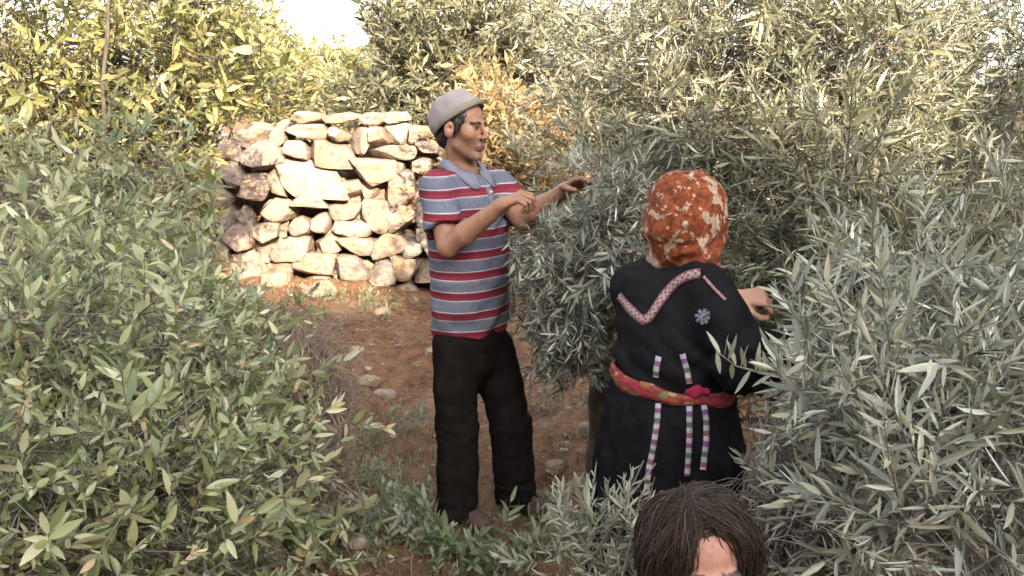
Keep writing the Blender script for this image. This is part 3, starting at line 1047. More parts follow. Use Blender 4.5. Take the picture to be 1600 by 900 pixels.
# ---- twiggy brush
def brush(name, label, blobs, base, mat, seed, n_tw, rad=.0022, droop=0.0):
    base = np.array(base, float); base[2] = gz(base[0], base[1])
    t = thing(name, base, label, 'bush')
    rs_ = np.random.RandomState(seed)
    acc = Acc()
    main, side = [], []
    for (px, py, Y, rx, ry, rd, n) in blobs:
        c, r = pr(px, py, Y, rx, ry, rd)
        for _ in range(n):
            q = c + norm(rs_.randn(3)) * rs_.rand() ** .5 * np.array(r)
            a = base + (c - base) * rs_.uniform(.2, .8) + rs_.randn(3) * np.array(r) * .4
            a[2] = max(a[2], base[2])
            pts = curve_pts(a, q, 6, .15, rs_)
            main.append(pts)
            for _ in range(3):
                k_ = rs_.randint(1, 5)
                side.append(curve_pts(pts[k_], pts[k_] + rs_.randn(3) * .07, 4, .2, rs_))
    main, side = np.array(main), np.array(side)
    ok = clear(main.reshape(-1, 3)).reshape(-1, 6).all(1)
    V, Q_ = tubes(main[ok], np.linspace(rad * 1.4, rad * .4, 6), 3)
    acc.add(V, Q_, 0)
    ok = clear(side.reshape(-1, 3)).reshape(-1, 4).all(1)
    V, Q_ = tubes(side[ok], np.linspace(rad * .8, rad * .3, 4), 3)
    acc.add(V, Q_, 0)
    b_ = link('twigs', acc.mesh('twigs', [mat], base), t)
    b_['kind'] = 'stuff'
    return t


brush('dry_bush', 'dead brown twiggy bush at the edge of the left shrub beside the path', [(495, 560, 4.1, 65, 75, .3, 260), (480, 640, 3.9, 70, 60, .3, 240), (450, 510, 4.4, 60, 45, .25, 150), (480, 720, 3.6, 80, 55, .25, 150)],
      at(470, 730, 3.95), M['drytwig'], 91, 0, .0027)
brush('bare_twigs', 'tangle of bare grey twigs behind the head of the child', [(1210, 700, 2.35, 60, 70, .2, 80), (1270, 780, 2.2, 70, 80, .25, 90), (1180, 790, 2.3, 40, 60, .2, 50), (1240, 640, 2.4, 50, 40, .2, 40)],
      at(1240, 900, 2.4), M['twig'], 92, 0, .0024)


# ---- low plants
def low_plant(name, label, px, py, Y, sprigs, kind, mat, seed, width, scale, spread, up=.8, cat='plant', ind=60, twig='twig'):
    base = ground_at(px, py)
    t = thing(name, base, label, cat)
    c_ = Crown(kind, width, seed, scale)
    rs_ = c_.rs
    for _ in range(sprigs):
        a = rs_.uniform(0, 6.28); q = rs_.rand() ** .5
        p = base + np.array([math.cos(a) * q * spread, math.sin(a) * q * spread * .7, .0])
        p[2] = gz(p[0], p[1]) + .005
        c_.sprig(p, np.array([math.cos(a) * q * .8, math.sin(a) * q * .8, up]) + rs_.randn(3) * .15, rs_.uniform(.7, 1.2), rs_.normal(0, .1))
    c_.build(t, [mat, M[twig]], ind=ind)
    return t


low_plant('sage_plant', 'green leafy plant growing right at the feet of the man', 735, 835, 3.5, 64, 'broad', M['sage'], 101, .26, .95, .25)
base = np.array([.20, 2.45, 0.0]); base[2] = gz(base[0], base[1])
tp = thing('thorny_plant', base, 'pale spiky grey sprigs standing in front of the hem of the black dress', 'plant')
cr = Crown('olive', .17, 102, .85)
for (px, py, Y, rx, ry, rd, n) in [(920, 835, 2.45, 45, 22, .1, 15), (890, 868, 2.45, 50, 25, .1, 20), (985, 835, 2.35, 20, 40, .08, 9), (960, 905, 2.4, 80, 40, .1, 26), (1025, 745, 2.4, 12, 25, .05, 3)]:
    c, r = pr(px, py, Y, rx, ry, rd)
    for _ in range(n):
        p = c + norm(cr.rs.randn(3)) * cr.rs.rand() ** .4 * np.array(r)
        cr.sprig(p, np.array([0, 0, .9]) + cr.rs.randn(3) * .45, cr.rs.uniform(.6, 1.0), .2)
    for _ in range(4):
        limb(tp, base + cr.rs.randn(3) * [.04, .04, 0], c + cr.rs.randn(3) * np.array(r) * .6, .005, .002, cr.rs, 'stem', mat='twig', n=6, sides=5)
WOM_SAVE = WOM_P[:]
WOM_P[:] = [(1000, 270), (1145, 270), (1150, 400), (1205, 460), (1215, 560), (1195, 620), (1165, 640), (1000, 690), (955, 690), (955, 590), (958, 470), (1000, 400)]
cr.build(tp, [M['grey_leaf'], M['twig']], ind=150)
WOM_P[:] = WOM_SAVE
low_plant('grey_herb', 'soft grey green herb beside the path, in front of the left foot plant', 620, 830, 3.3, 34, 'small', M['grey_leaf'], 103, .35, 1.0, .22)
low_plant('green_tuft', 'bright green tuft half way along the path edge', 600, 690, 4.3, 22, 'olive', M['sage'], 104, .10, .55, .16)
low_plant('green_tuft', 'dark green tuft under the dead brown bush', 520, 740, 3.75, 34, 'olive', M['sage'], 105, .11, .6, .24)
low_plant('grey_herb', 'grey green herb at the foot of the lower left shrub by the path', 450, 850, 2.9, 40, 'small', M['broad'], 106, .36, 1.3, .22)
low_plant('green_tuft', 'grassy tuft at the base of the stone wall', 540, 470, 7.6, 26, 'olive', M['sage'], 107, .12, .7, .3, ind=0)
low_plant('thorny_plant', 'small grey plant between the legs of the man and the woman', 880, 640, 4.5, 22, 'small', M['grey_leaf'], 108, .3, .8, .2, ind=0)

# ---- mixed herbs that cover the lower path
cr = Crown('small', .30, 120, .95)
for (px, py, n, sp) in [(500, 850, 26, .20), (560, 800, 22, .20), (640, 800, 20, .18), (700, 860, 26, .2), (790, 850, 22, .18), (600, 870, 30, .2), (850, 820, 12, .15), (660, 745, 12, .2), (540, 700, 16, .2), (470, 780, 24, .2), (860, 870, 16, .15), (590, 660, 12, .2), (570, 480, 18, .4), (470, 470, 18, .3)]:
    b0 = ground_at(px, py)
    for _ in range(n):
        x, y = b0[0] + cr.rs.randn() * sp, b0[1] + cr.rs.randn() * sp
        cr.sprig(np.array([x, y, gz(x, y)]), np.array([0, 0, .7]) + cr.rs.randn(3) * .5, cr.rs.uniform(.4, 1.1), cr.rs.normal(0, .2))
ug = link('undergrowth', None, None, (0, 4, 0), 'low mixed green and grey herbs scattered along the lower path', None, None, 'stuff')
uc = cr.build(ug, [M['sage'], M['drytwig']], part='foliage')
uc['kind'] = 'stuff'

# ---- litter, pebbles, grass on the path
rs = np.random.RandomState(77)
acc = Acc()
n = 13000
X = rs.uniform(-2.2, 2.4, n); Yv = rs.uniform(1.6, 8.2, n)
Z = ground_h(X, Yv) + .006
th = rs.uniform(0, 6.28, n)
D = np.stack([np.cos(th), np.sin(th), rs.uniform(-.1, .5, n)], -1)
Nn = norm(np.stack([rs.randn(n) * .4, rs.randn(n) * .4, np.ones(n)], -1))
S_ = norm(np.cross(Nn, D)); L = rs.uniform(.015, .06, n)
W = L * rs.uniform(.1, .35, n)
P = np.stack([X, Yv, Z], -1)
V = P[:, None] + (L[:, None] * LF_X)[:, :, None] * D[:, None] + (W[:, None] * LF_Y)[:, :, None] * S_[:, None] + (L[:, None] * LF_Z)[:, :, None] * Nn[:, None]
acc.add(V.reshape(-1, 3), (np.array([[0, 1, 3, 2]]) + (np.arange(n) * 4)[:, None, None]).reshape(-1, 4), 0, np.repeat(rs.rand(n), 4))
link('leaf_litter', acc.mesh('leaf_litter', [M['dry']]), label='dry brown leaves and twig bits scattered on the earth', kind='stuff')

acc = Acc()
g0 = rock_mesh('p', (1, 1, 1), 1, 2, 4)
pv = np.array([v.co for v in g0.vertices]); pq = np.array([p.vertices for p in g0.polygons])
n = 2600
X, Yv = rs.uniform(-1.9, 2.0, n), rs.uniform(1.8, 8.3, n)
sz = rs.lognormal(-5.15, .5, n)
an = rs.uniform(0, 6.28, n)
pv3 = pv[None] * sz[:, None, None] * np.stack([rs.uniform(.8, 1.5, n), rs.uniform(.6, 1.0, n), rs.uniform(.35, .7, n)], -1)[:, None]
ca, sa = np.cos(an)[:, None], np.sin(an)[:, None]
v = np.stack([pv3[..., 0] * ca - pv3[..., 1] * sa + X[:, None], pv3[..., 0] * sa + pv3[..., 1] * ca + Yv[:, None], pv3[..., 2] + (ground_h(X, Yv) + sz * .1)[:, None]], -1)
acc.add(v.reshape(-1, 3), (pq[None] + (np.arange(n) * len(pv))[:, None, None]).reshape(-1, 4), 0)
bpy.data.meshes.remove(g0)
link('gravel', acc.mesh('gravel', [M['field_stone']], smooth=False), label='small pale pebbles scattered over the red earth', kind='stuff')

acc = Acc()
for (px, py, Y, n, sp) in [(640, 790, 3.7, 260, .35), (560, 760, 3.8, 260, .35), (600, 700, 4.2, 260, .3), (530, 640, 4.6, 160, .25), (480, 800, 3.3, 300, .35), (760, 830, 3.4, 300, .32), (580, 790, 3.5, 220, .35), (900, 720, 4.1, 120, .3), (560, 470, 7.8, 200, .5), (420, 880, 2.8, 200, .3), (640, 880, 3.0, 200, .3), (850, 880, 2.9, 160, .3), (700, 700, 4.5, 100, .3)]:
    b0 = ground_at(px, py)
    x, y = b0[0] + rs.randn(n) * sp * .6, b0[1] + rs.randn(n) * sp * .6
    h = rs.uniform(.03, .11, n); a = rs.uniform(0, 6.28, n); ln = rs.uniform(.1, .9, n) * h
    w = rs.uniform(.0012, .003, n)[:, None]
    p0 = np.stack([x, y, ground_h(x, y) - .004], -1)
    e = np.stack([np.cos(a), np.sin(a), 0 * a], -1)
    sd = np.stack([-e[:, 1], e[:, 0], 0 * a], -1) * w
    zz = np.array([0, 0, 1.0])
    p1 = p0 + e * ln[:, None] * .35 + zz * h[:, None] * .65
    p2 = p0 + e * ln[:, None] + zz * h[:, None]
    V = np.stack([p0 - sd, p0 + sd, p1 - sd * .7, p1 + sd * .7, p2 - sd * .1, p2 + sd * .1], 1)
    acc.add(V.reshape(-1, 3), (np.array([[0, 1, 3, 2], [2, 3, 5, 4]]) + (np.arange(n) * 6)[:, None, None]).reshape(-1, 4), 0, np.repeat(rs.rand(n), 6))
link('grass', acc.mesh('grass', [leaf_mat('grass_blade', [(0, (.05, .08, .025)), (.5, (.11, .12, .05)), (1, (.24, .19, .10))], (.12, .12, .06), .6, .3)]),
     label='sparse thin grass along the path', kind='stuff')

for i, (px, py, Y, w, h, lab, nm) in enumerate([
        (598, 492, 6.6, 26, 16, 'pale stone lying on the red earth just below the wall', 'stone'),
        (576, 600, 4.95, 40, 18, 'long white stone chip on the path beside the dead bush', 'stone'),
        (602, 621, 4.75, 36, 16, 'flat greenish white stone on the path near the long chip', 'stone'),
        (557, 549, 5.6, 26, 10, 'thin flat pale stone high on the path', 'stone'),
        (575, 578, 5.2, 14, 8, 'tiny pale stone above the long white chip', 'stone'),
        (672, 552, 5.5, 18, 14, 'light stone at the trouser edge of the man', 'stone'),
        (915, 680, 4.3, 30, 26, 'grey pink stone between the man and the skirt', 'stone'),
        (868, 735, 3.95, 34, 20, 'rounded dusty stone to the right of the shoe of the man', 'stone'),
        (880, 700, 4.2, 22, 14, 'small dusty stone behind the shoe of the man', 'stone'),
        (905, 760, 3.75, 26, 18, 'dull stone beside the black skirt hem', 'stone'),
        (820, 850, 3.2, 42, 26, 'purplish grey stone at the bottom of the path', 'stone'),
        (655, 835, 3.35, 30, 18, 'half buried stone in front of the green leafy plant', 'stone'),
        (560, 850, 3.25, 46, 22, 'broad grey stone at the lower end of the path', 'stone'),
        (515, 690, 4.1, 20, 20, 'white pebble standing at the dead bush roots', 'stone'),
        (430, 445, 7.9, 40, 26, 'block fallen at the foot of the wall on its left', 'stone'),
        (500, 460, 7.7, 60, 26, 'low boulder at the foot of the wall by the path head', 'stone')]):
    p = ground_at(px, py)
    mp = p[1] / FPX
    o = link(nm, rock_mesh(nm, (w * mp / 2, w * mp * .4, h * mp * .6), 900 + i, 4, 7, mat=M['stone'] if i < 3 else M['field_stone']), None, (p[0], p[1], p[2] + h * mp * .25), lab, 'stone')
    o.rotation_euler = (0, 0, rs.uniform(-.6, .6))
#PEOPLE
# ------------------------------------------------------------------ people
def smin(a, b, k):
    if k <= 0:
        return np.minimum(a, b)
    h = np.clip(.5 + .5 * (b - a) / k, 0, 1)
    return b + (a - b) * h - k * h * (1 - h)


class Flesh:
    """a body grown from overlapping volumes and skinned as one continuous surface"""
    def __init__(s):
        s.ops = []

    def add(s, fn, lo, hi, k=.01, mode=0):
        s.ops.append((fn, np.asarray(lo, float), np.asarray(hi, float), k, mode))

    def cone(s, a, b, ra, rb=None, k=.01, mode=0):
        a, b = np.asarray(a, float), np.asarray(b, float)
        rb = ra if rb is None else rb
        ba = b - a
        bb = max(ba @ ba, 1e-12)

        def f(X, Y, Z):
            t = np.clip(((X - a[0]) * ba[0] + (Y - a[1]) * ba[1] + (Z - a[2]) * ba[2]) / bb, 0, 1)
            return np.sqrt((X - a[0] - ba[0] * t) ** 2 + (Y - a[1] - ba[1] * t) ** 2 + (Z - a[2] - ba[2] * t) ** 2) - (ra + (rb - ra) * t)
        m = max(ra, rb) + k + .012
        s.add(f, np.minimum(a, b) - m, np.maximum(a, b) + m, k, mode)

    def cuff(s, a, b, ra, rb, k=.01):
        """sleeve cone with a flat end at b"""
        a, b = np.asarray(a, float), np.asarray(b, float)
        dv = norm(b - a)
        ln = np.linalg.norm(b - a)

        def f(X, Y, Z):
            t = (X - a[0]) * dv[0] + (Y - a[1]) * dv[1] + (Z - a[2]) * dv[2]
            tc = np.clip(t, 0, ln * 2)
            d = np.sqrt((X - a[0] - dv[0] * tc) ** 2 + (Y - a[1] - dv[1] * tc) ** 2 + (Z - a[2] - dv[2] * tc) ** 2) - (ra + (rb - ra) * tc / ln)
            return np.maximum(d, t - ln)
        m = max(ra, rb) + k + .03
        s.add(f, np.minimum(a, b) - m, np.maximum(a, b) + m, k)

    def chain(s, pts, radii, k=.01):
        for i in range(len(pts) - 1):
            s.cone(pts[i], pts[i + 1], radii[i], radii[i + 1], k)

    def ball(s, c, r, k=.01, mode=0):
        s.cone(c, np.asarray(c, float) + [0, 0, 1e-4], r, r, k, mode)

    def ell(s, c, r, k=.01, F=None, mode=0):
        """ellipsoid; F = 3x3 rows are its axes"""
        c, r = np.asarray(c, float), np.asarray(r, float)
        F = np.eye(3) if F is None else np.asarray(F)

        def f(X, Y, Z):
            x, y, z = X - c[0], Y - c[1], Z - c[2]
            q = [x * F[i, 0] + y * F[i, 1] + z * F[i, 2] for i in range(3)]
            k0 = np.sqrt(sum((q[i] / r[i]) ** 2 for i in range(3))) + 1e-9
            k1 = np.sqrt(sum((q[i] / r[i] ** 2) ** 2 for i in range(3))) + 1e-9
            return k0 * (k0 - 1) / k1
        m = r.max() + k + .012
        s.add(f, c - m, c + m, k, mode)

    def column(s, c, rdir, fdir, tab, k=.01, fold=None, mode=0):
        """stack of ellipses: rows z, half width, half depth, forward offset, sideways offset"""
        tab = np.asarray(tab, float)
        c = np.asarray(c, float)
        rdir, fdir = np.asarray(rdir), np.asarray(fdir)
        z0, z1 = tab[0, 0], tab[-1, 0]

        def f(X, Y, Z):
            zz = np.clip(Z, z0, z1)
            a, b, o, sd = (np.interp(zz, tab[:, 0], tab[:, i]) for i in (1, 2, 3, 4))
            u = (X - c[0]) * rdir[0] + (Y - c[1]) * rdir[1] - sd
            v = (X - c[0]) * fdir[0] + (Y - c[1]) * fdir[1] - o
            q = np.sqrt((u / a) ** 2 + (v / b) ** 2) + 1e-9
            d = (q - 1) * np.minimum(a, b) * (.5 + .5 * np.clip(np.hypot(u, v) / (q * np.minimum(a, b)), 1, 1.6))
            if fold is not None:
                d = d + fold(X, Y, Z, u, v, np.arctan2(v / b, u / a))
            return np.maximum(d, np.maximum(z0 - Z, Z - z1))
        m = tab[:, 1:3].max() + np.abs(tab[:, 3:]).max() + k + .03
        s.add(f, [c[0] - m, c[1] - m, z0 - k - .02], [c[0] + m, c[1] + m, z1 + k + .02], k, mode)

    def skin(s, name, mats, step, zfine=None, origin=(0, 0, 0), color=None, disp=None, attrs=None):
        lo = np.min([o[1] for o in s.ops if o[4] == 0], 0); hi = np.max([o[2] for o in s.ops if o[4] == 0], 0)
        xs = np.arange(lo[0], hi[0] + step, step); ys = np.arange(lo[1], hi[1] + step, step)
        if zfine:                          # fine layers above zfine[0], coarse ones below
            zs = np.concatenate([np.arange(lo[2], zfine[0], zfine[1]), np.arange(max(zfine[0], lo[2]), hi[2] + step, step)])
        else:
            zs = np.arange(lo[2], hi[2] + step, step)
        F = np.full((len(xs), len(ys), len(zs)), .5, np.float32)
        for fn, a, b, k, mode in s.ops:
            i0, i1 = np.searchsorted(xs, a[0]), np.searchsorted(xs, b[0])
            j0, j1 = np.searchsorted(ys, a[1]), np.searchsorted(ys, b[1])
            k0, k1 = np.searchsorted(zs, a[2]), np.searchsorted(zs, b[2])
            if i1 <= i0 or j1 <= j0 or k1 <= k0:
                continue
            d = fn(xs[i0:i1, None, None], ys[None, j0:j1, None], zs[None, None, k0:k1])
            sl = (slice(i0, i1), slice(j0, j1), slice(k0, k1))
            if mode == 0:
                F[sl] = smin(F[sl], d, k)
            elif mode == 1:                # carve
                F[sl] = -smin(-F[sl], d, k)
            else:                          # clip to inside
                F[sl] = -smin(-F[sl], -d, k)
        if disp is not None:
            near = np.abs(F) < .05
            I = np.argwhere(near)
            F[near] += disp(xs[I[:, 0]], ys[I[:, 1]], zs[I[:, 2]])
        V, Q_ = nets(F, xs, ys, zs)
        at_ = {}
        if color is not None:
            at_['Col'] = color(V)
        if attrs is not None:
            at_.update(attrs(V))
        me = mesh_np(name, V - np.asarray(origin), [Q_], mats, attrs=at_)
        return me, V, Q_


def nets(F, xs, ys, zs):
    S = F < 0
    n = F.shape
    c = np.zeros((n[0] - 1, n[1] - 1, n[2] - 1), np.int8)
    for a in (0, 1):
        for b in (0, 1):
            for d in (0, 1):
                c += S[a:n[0] - 1 + a, b:n[1] - 1 + b, d:n[2] - 1 + d]
    act = (c > 0) & (c < 8)
    ids = np.argwhere(act)
    idx = np.full(act.shape, -1, np.int64)
    idx[act] = np.arange(len(ids))
    acc = np.zeros((len(ids), 3)); cnt = np.zeros(len(ids))
    cor = [(a, b, d) for a in (0, 1) for b in (0, 1) for d in (0, 1)]
    ax = (xs, ys, zs)
    for p in cor:
        for q in cor:
            if sum(q) - sum(p) != 1 or sum(abs(np.array(q) - p)) != 1:
                continue
            A, B = ids + p, ids + q
            fa, fb = F[A[:, 0], A[:, 1], A[:, 2]], F[B[:, 0], B[:, 1], B[:, 2]]
            m = (fa < 0) != (fb < 0)
            t = (fa / (fa - fb + 1e-20))[m]
            for i in range(3):
                pa, pb = ax[i][A[m, i]], ax[i][B[m, i]]
                acc[m, i] += pa + (pb - pa) * t
            cnt[m] += 1
    V = acc / cnt[:, None]
    quads = []
    for d in range(3):
        e, f = (d + 1) % 3, (d + 2) % 3
        s0 = [slice(None)] * 3; s1 = [slice(None)] * 3
        s0[d] = slice(0, -1); s1[d] = slice(1, None)
        A, B = S[tuple(s0)], S[tuple(s1)]
        I = np.argwhere(A != B)
        I = I[(I[:, e] > 0) & (I[:, f] > 0) & (I[:, e] < n[e] - 1) & (I[:, f] < n[f] - 1)]
        sg = A[I[:, 0], I[:, 1], I[:, 2]]
        oe = np.zeros(3, int); oe[e] = 1
        of = np.zeros(3, int); of[f] = 1
        g = lambda J: idx[J[:, 0], J[:, 1], J[:, 2]]
        q = np.stack([g(I - oe - of), g(I - of), g(I), g(I - oe)], -1)
        q[~sg] = q[~sg][:, ::-1]
        quads.append(q)
    return V, np.concatenate(quads)


def frame(yaw, pitch=0, roll=0):
    """right, forward, up of a figure; yaw 0 faces the camera (-Y), positive turns to the picture's right"""
    f = np.array([math.sin(yaw), -math.cos(yaw), 0.0])
    r = np.array([f[1], -f[0], 0.0])
    u = np.array([0, 0, 1.0])
    f2 = f * math.cos(pitch) + u * math.sin(pitch)
    u2 = u * math.cos(pitch) - f * math.sin(pitch)
    r3 = r * math.cos(roll) + u2 * math.sin(roll)
    u3 = u2 * math.cos(roll) - r * math.sin(roll)
    return r3, f2, u3


def head(B, c, fr, sc=1.0, ears=True):
    r, f, u = fr
    F = np.stack([r, f, u])
    P = lambda x, y, z: c + (r * x + f * y + u * z) * sc
    B.ell(P(0, -.012, .035), np.array([.075, .096, .083]) * sc, .01, F)
    B.ell(P(0, .028, -.04), np.array([.053, .062, .084]) * sc, .02 * sc, F)
    B.ball(P(0, .077, -.107), .015 * sc, .022 * sc)
    for sg in (-1, 1):
        B.ball(P(sg * .044, .058, -.022), .022 * sc, .03 * sc)
        B.cone(P(sg * .047, .004, -.070), P(sg * .012, .068, -.108), .009 * sc, .011 * sc, .025 * sc)
        B.ball(P(sg * .031, .099, .001), .0175 * sc, .010 * sc, 1)
        B.ball(P(sg * .031, .070, .0), .0135 * sc, .003 * sc)
        if ears:
            B.ell(P(sg * .078, -.012, -.008), np.array([.011, .022, .033]) * sc, .008 * sc, F)
            B.ball(P(sg * .086, -.004, -.004), .009 * sc, .006 * sc, 1)
        B.ball(P(sg * .012, .098, -.036), .0085 * sc, .008 * sc)
    B.cone(P(-.038, .079, .019), P(.038, .079, .019), .011 * sc, None, .012 * sc)
    B.cone(P(0, .087, .014), P(0, .114, -.031), .0075 * sc, .0098 * sc, .012 * sc)
    B.cone(P(-.017, .088, -.066), P(.017, .088, -.066), .0075 * sc, None, .008 * sc)
    B.cone(P(-.015, .087, -.077), P(.015, .087, -.077), .0085 * sc, None, .007 * sc)
    return P


def hand(B, wrist, d, palm, curl, thumb_side, sc=1.0, spread=.1, k=.006):
    """palm and five fingers; d points along the hand, palm is the direction the palm faces"""
    d = norm(d)
    palm = norm(palm - d * (palm @ d))
    ac = np.cross(d, palm) * thumb_side
    w = wrist
    lens = [(.040, .024, .020), (.045, .028, .021), (.041, .026, .020), (.031, .020, .018)]
    for i in range(4):
        o = (.030 - i * .020) * sc
        kn = w + d * (.088 - abs(i - 1) * .004) * sc + ac * o
        B.cone(w + d * .012 * sc + ac * o * .55, kn, .0135 * sc, .0105 * sc, .010)
        p, ang = kn, 0.0
        dd = norm(d + ac * spread * (1.2 - i * .8))
        for j, L_ in enumerate(lens[i]):
            ang += curl[i % len(curl)] * (0.9, 1.0, .7)[j]
            v = dd * math.cos(ang) + palm * math.sin(ang)
            q = p + v * L_ * sc
            B.cone(p, q, (.0095 - j * .001) * sc, (.0088 - j * .001) * sc, .003)
            p = q
    t0 = w + d * .022 * sc + ac * .026 * sc
    t1 = t0 + norm(d * .62 + ac * .62 + palm * .45) * .042 * sc
    t2 = t1 + norm(d * .80 + ac * .05 + palm * .65) * .032 * sc
    t3 = t2 + norm(d * .85 - ac * .25 + palm * .5) * .026 * sc
    B.chain([t0, t1, t2, t3], [.014 * sc, .0115 * sc, .010 * sc, .008 * sc], .006)


def skin_mat(name, rough=.55):
    m, nt, b = nmat(name)
    a = attr(nt, 'Col')
    n_ = noise(nt, 90, 3)
    c = mixc(nt, 1.0, a.outputs['Color'], ramp(nt, n_.outputs[0], [(.3, (.88, .86, .85)), (.7, (1.08, 1.06, 1.05))]), 'MULTIPLY')
    nt.links.new(c, b.inputs['Base Color'])
    b.inputs['Roughness'].default_value = rough
    b.inputs['Specular IOR Level'].default_value = .35
    b.inputs['Subsurface Weight'].default_value = .0
    b.inputs['Subsurface Radius'].default_value = (.012, .005, .003)
    bump(nt, b, n_.outputs[0], .12, .002)
    return m


def cloth_mat(name, c1, c2, rough=.9, scale=120, sheen=.0, b_scale=14, bstr=.25, spec=.2):
    m, nt, b = nmat(name)
    n_ = noise(nt, b_scale, 4)
    w = noise(nt, scale, 2)
    nt.links.new(ramp(nt, n_.outputs[0], [(.3, c1), (.7, c2)]), b.inputs['Base Color'])
    b.inputs['Roughness'].default_value = rough
    b.inputs['Specular IOR Level'].default_value = spec
    b.inputs['Sheen Weight'].default_value = sheen
    bump(nt, b, mathn(nt, 'ADD', w.outputs[0], mathn(nt, 'MULTIPLY', n_.outputs[0], 2.0)), bstr, .004)
    return m


M['skin'] = skin_mat('skin')
M['hair'] = simple_mat('dark_hair', (.012, .009, .007), (.03, .022, .018), 60, .5)
M['trousers'] = cloth_mat('dark_trousers', (.0065, .0053, .0047), (.012, .010, .009), spec=.04)
M['cap'] = cloth_mat('beige_cap', (.17, .15, .145), (.235, .21, .205))
M['cap_band'] = cloth_mat('khaki_band', (.14, .125, .095), (.19, .17, .13))
M['collar'] = cloth_mat('blue_grey_knit', (.11, .115, .15), (.15, .155, .19))
M['shoe'] = cloth_mat('brown_leather', (.04, .024, .018), (.07, .042, .03), .6)
M['button'] = simple_mat('pale_button', (.4, .4, .42), (.5, .5, .5), 5, .4)


def stripe_mat():
    m, nt, b = nmat('striped_knit')
    s_ = attr(nt, 'stripe').outputs['Fac']
    fr = mathn(nt, 'FRACT', s_)
    w_, bl, rd, lg = (.32, .30, .32), (.105, .110, .142), (.155, .018, .030), (.14, .145, .175)
    col = ramp(nt, fr, [(0, bl), (.37, lg), (.43, w_), (.475, rd), (.60, (.18, .022, .038)), (.64, (.125, .014, .024)), (.84, w_), (.895, bl)], 'CONSTANT')
    n_ = noise(nt, 9, 4)
    n2 = noise(nt, 160, 2)
    col = mixc(nt, 1.0, col, ramp(nt, n_.outputs[0], [(.3, (.85, .85, .87)), (.7, (1.08, 1.08, 1.06))]), 'MULTIPLY')
    col = mixc(nt, 1.0, col, ramp(nt, n2.outputs[0], [(.3, (.8, .8, .8)), (.7, (1.15, 1.15, 1.15))]), 'MULTIPLY')
    nt.links.new(col, b.inputs['Base Color'])
    b.inputs['Roughness'].default_value = .9
    b.inputs['Specular IOR Level'].default_value = .2
    bump(nt, b, mathn(nt, 'ADD', n2.outputs[0], n_.outputs[0]), .25, .004)
    return m


M['stripes'] = stripe_mat()


def solid_strip(name, inner, outer, mats, origin, thick=.004):
    """cloth strip between two polylines (n,3), given thickness"""
    inner, outer = np.asarray(inner), np.asarray(outer)
    n = len(inner)
    mid = (inner + outer) / 2
    T = norm(np.gradient(mid, axis=0))
    N = norm(np.cross(T, outer - inner))
    mb = mid + N * thick * 1.2
    rows = [inner + N * thick, mb + N * thick, outer + N * thick, outer - N * thick, mid - N * thick, inner - N * thick]
    V = np.stack(rows, 1).reshape(-1, 3)
    Qs = []
    for i in range(n - 1):
        for j in range(6):
            Qs.append([i * 6 + j, i * 6 + (j + 1) % 6, (i + 1) * 6 + (j + 1) % 6, (i + 1) * 6 + j])
    return mesh_np(name, V - origin, [np.array(Qs), np.array([[0, 1, 2, 3], [0, 3, 4, 5]]), np.array([[0, 1, 2, 3], [0, 3, 4, 5]]) + (n - 1) * 6], mats)


# ---------------------------------------------------------------- the man
MX, MY = at(742, 805, 3.9)[:2]
mroot = np.array([MX, MY, gz(MX, MY)])
man = thing('person', mroot, 'man in red and blue striped polo shirt and beige cap reaching into the olive tree', 'person')
TY = R(48)
tr_, tf_, tu_ = frame(TY)
hipc = np.array([at(738, 520, 3.9)[0], 3.9, 0])
chest = at(728, 300, 3.9)
tcx = at(733, 420, 3.9)[0]
TC = np.array([tcx, 3.9, 0])
hc = at(722, 199, 3.88)
hfr = frame(R(62), R(-2), R(2))
sh_r, sh_l = at(684, 296, 3.80), at(776, 292, 4.02)
el_r, wr_r = at(700, 386, 3.66), at(782, 322, 3.56)
el_l, wr_l = at(818, 345, 3.86), at(880, 298, 3.72)
hip_r, hip_l = at(712, 540, 3.86), at(768, 540, 3.98)
kn_r, kn_l = at(714, 665, 3.84), at(799, 665, 3.95)
an_r, an_l = at(713, 790, 3.82), at(806, 780, 3.98)
for a_ in (an_r, an_l):
    a_[2] = gz(a_[0], a_[1]) + .085
B = Flesh()
HP = head(B, hc, hfr)
nb = at(722, 275, 3.93)
B.cone(HP(0, -.022, -.05), nb, .052, .056, .02)
B.cone(nb, at(727, 330, 3.93), .065, .09, .04)
B.cone(at(727, 330, 3.93), at(735, 480, 3.92), .10, .10, .04)
B.cone(at(735, 480, 3.92), (hip_r + hip_l) / 2, .10, .09, .04)
for s_, e_, w_, sg in ((sh_r, el_r, wr_r, 1), (sh_l, el_l, wr_l, -1)):
    B.cone(nb + [0, 0, -.05], s_, .055, .058, .03)
    B.chain([s_, (s_ + e_) / 2, e_], [.056, .050, .041], .02)
    fm = e_ * .68 + w_ * .32
    B.chain([e_, fm, w_], [.040, .043, .027], .012)
    B.cone(w_, w_ + norm(w_ - e_) * .02, .027, .026, .01)
for h_, k_, a_ in ((hip_r, kn_r, an_r), (hip_l, kn_l, an_l)):
    B.chain([h_, k_, a_], [.07, .05, .034], .03)
    toe = a_ + norm(tf_ + np.array([.25, .1, 0])) * .11 - np.array([0, 0, .05])
    B.cone(a_ - [0, 0, .04], toe, .028, .022, .01)
hand(B, wr_r, wr_r - el_r + np.array([.1, -.02, .0]), np.array([.25, .3, -.8]), (.9, 1.0, 1.05, 1.1), 1, 1.0)
hand(B, wr_l, wr_l - el_l + np.array([.03, 0, -.02]), np.array([.1, -.5, -.8]), (.35, .4, .45, .5), -1, 1.0)


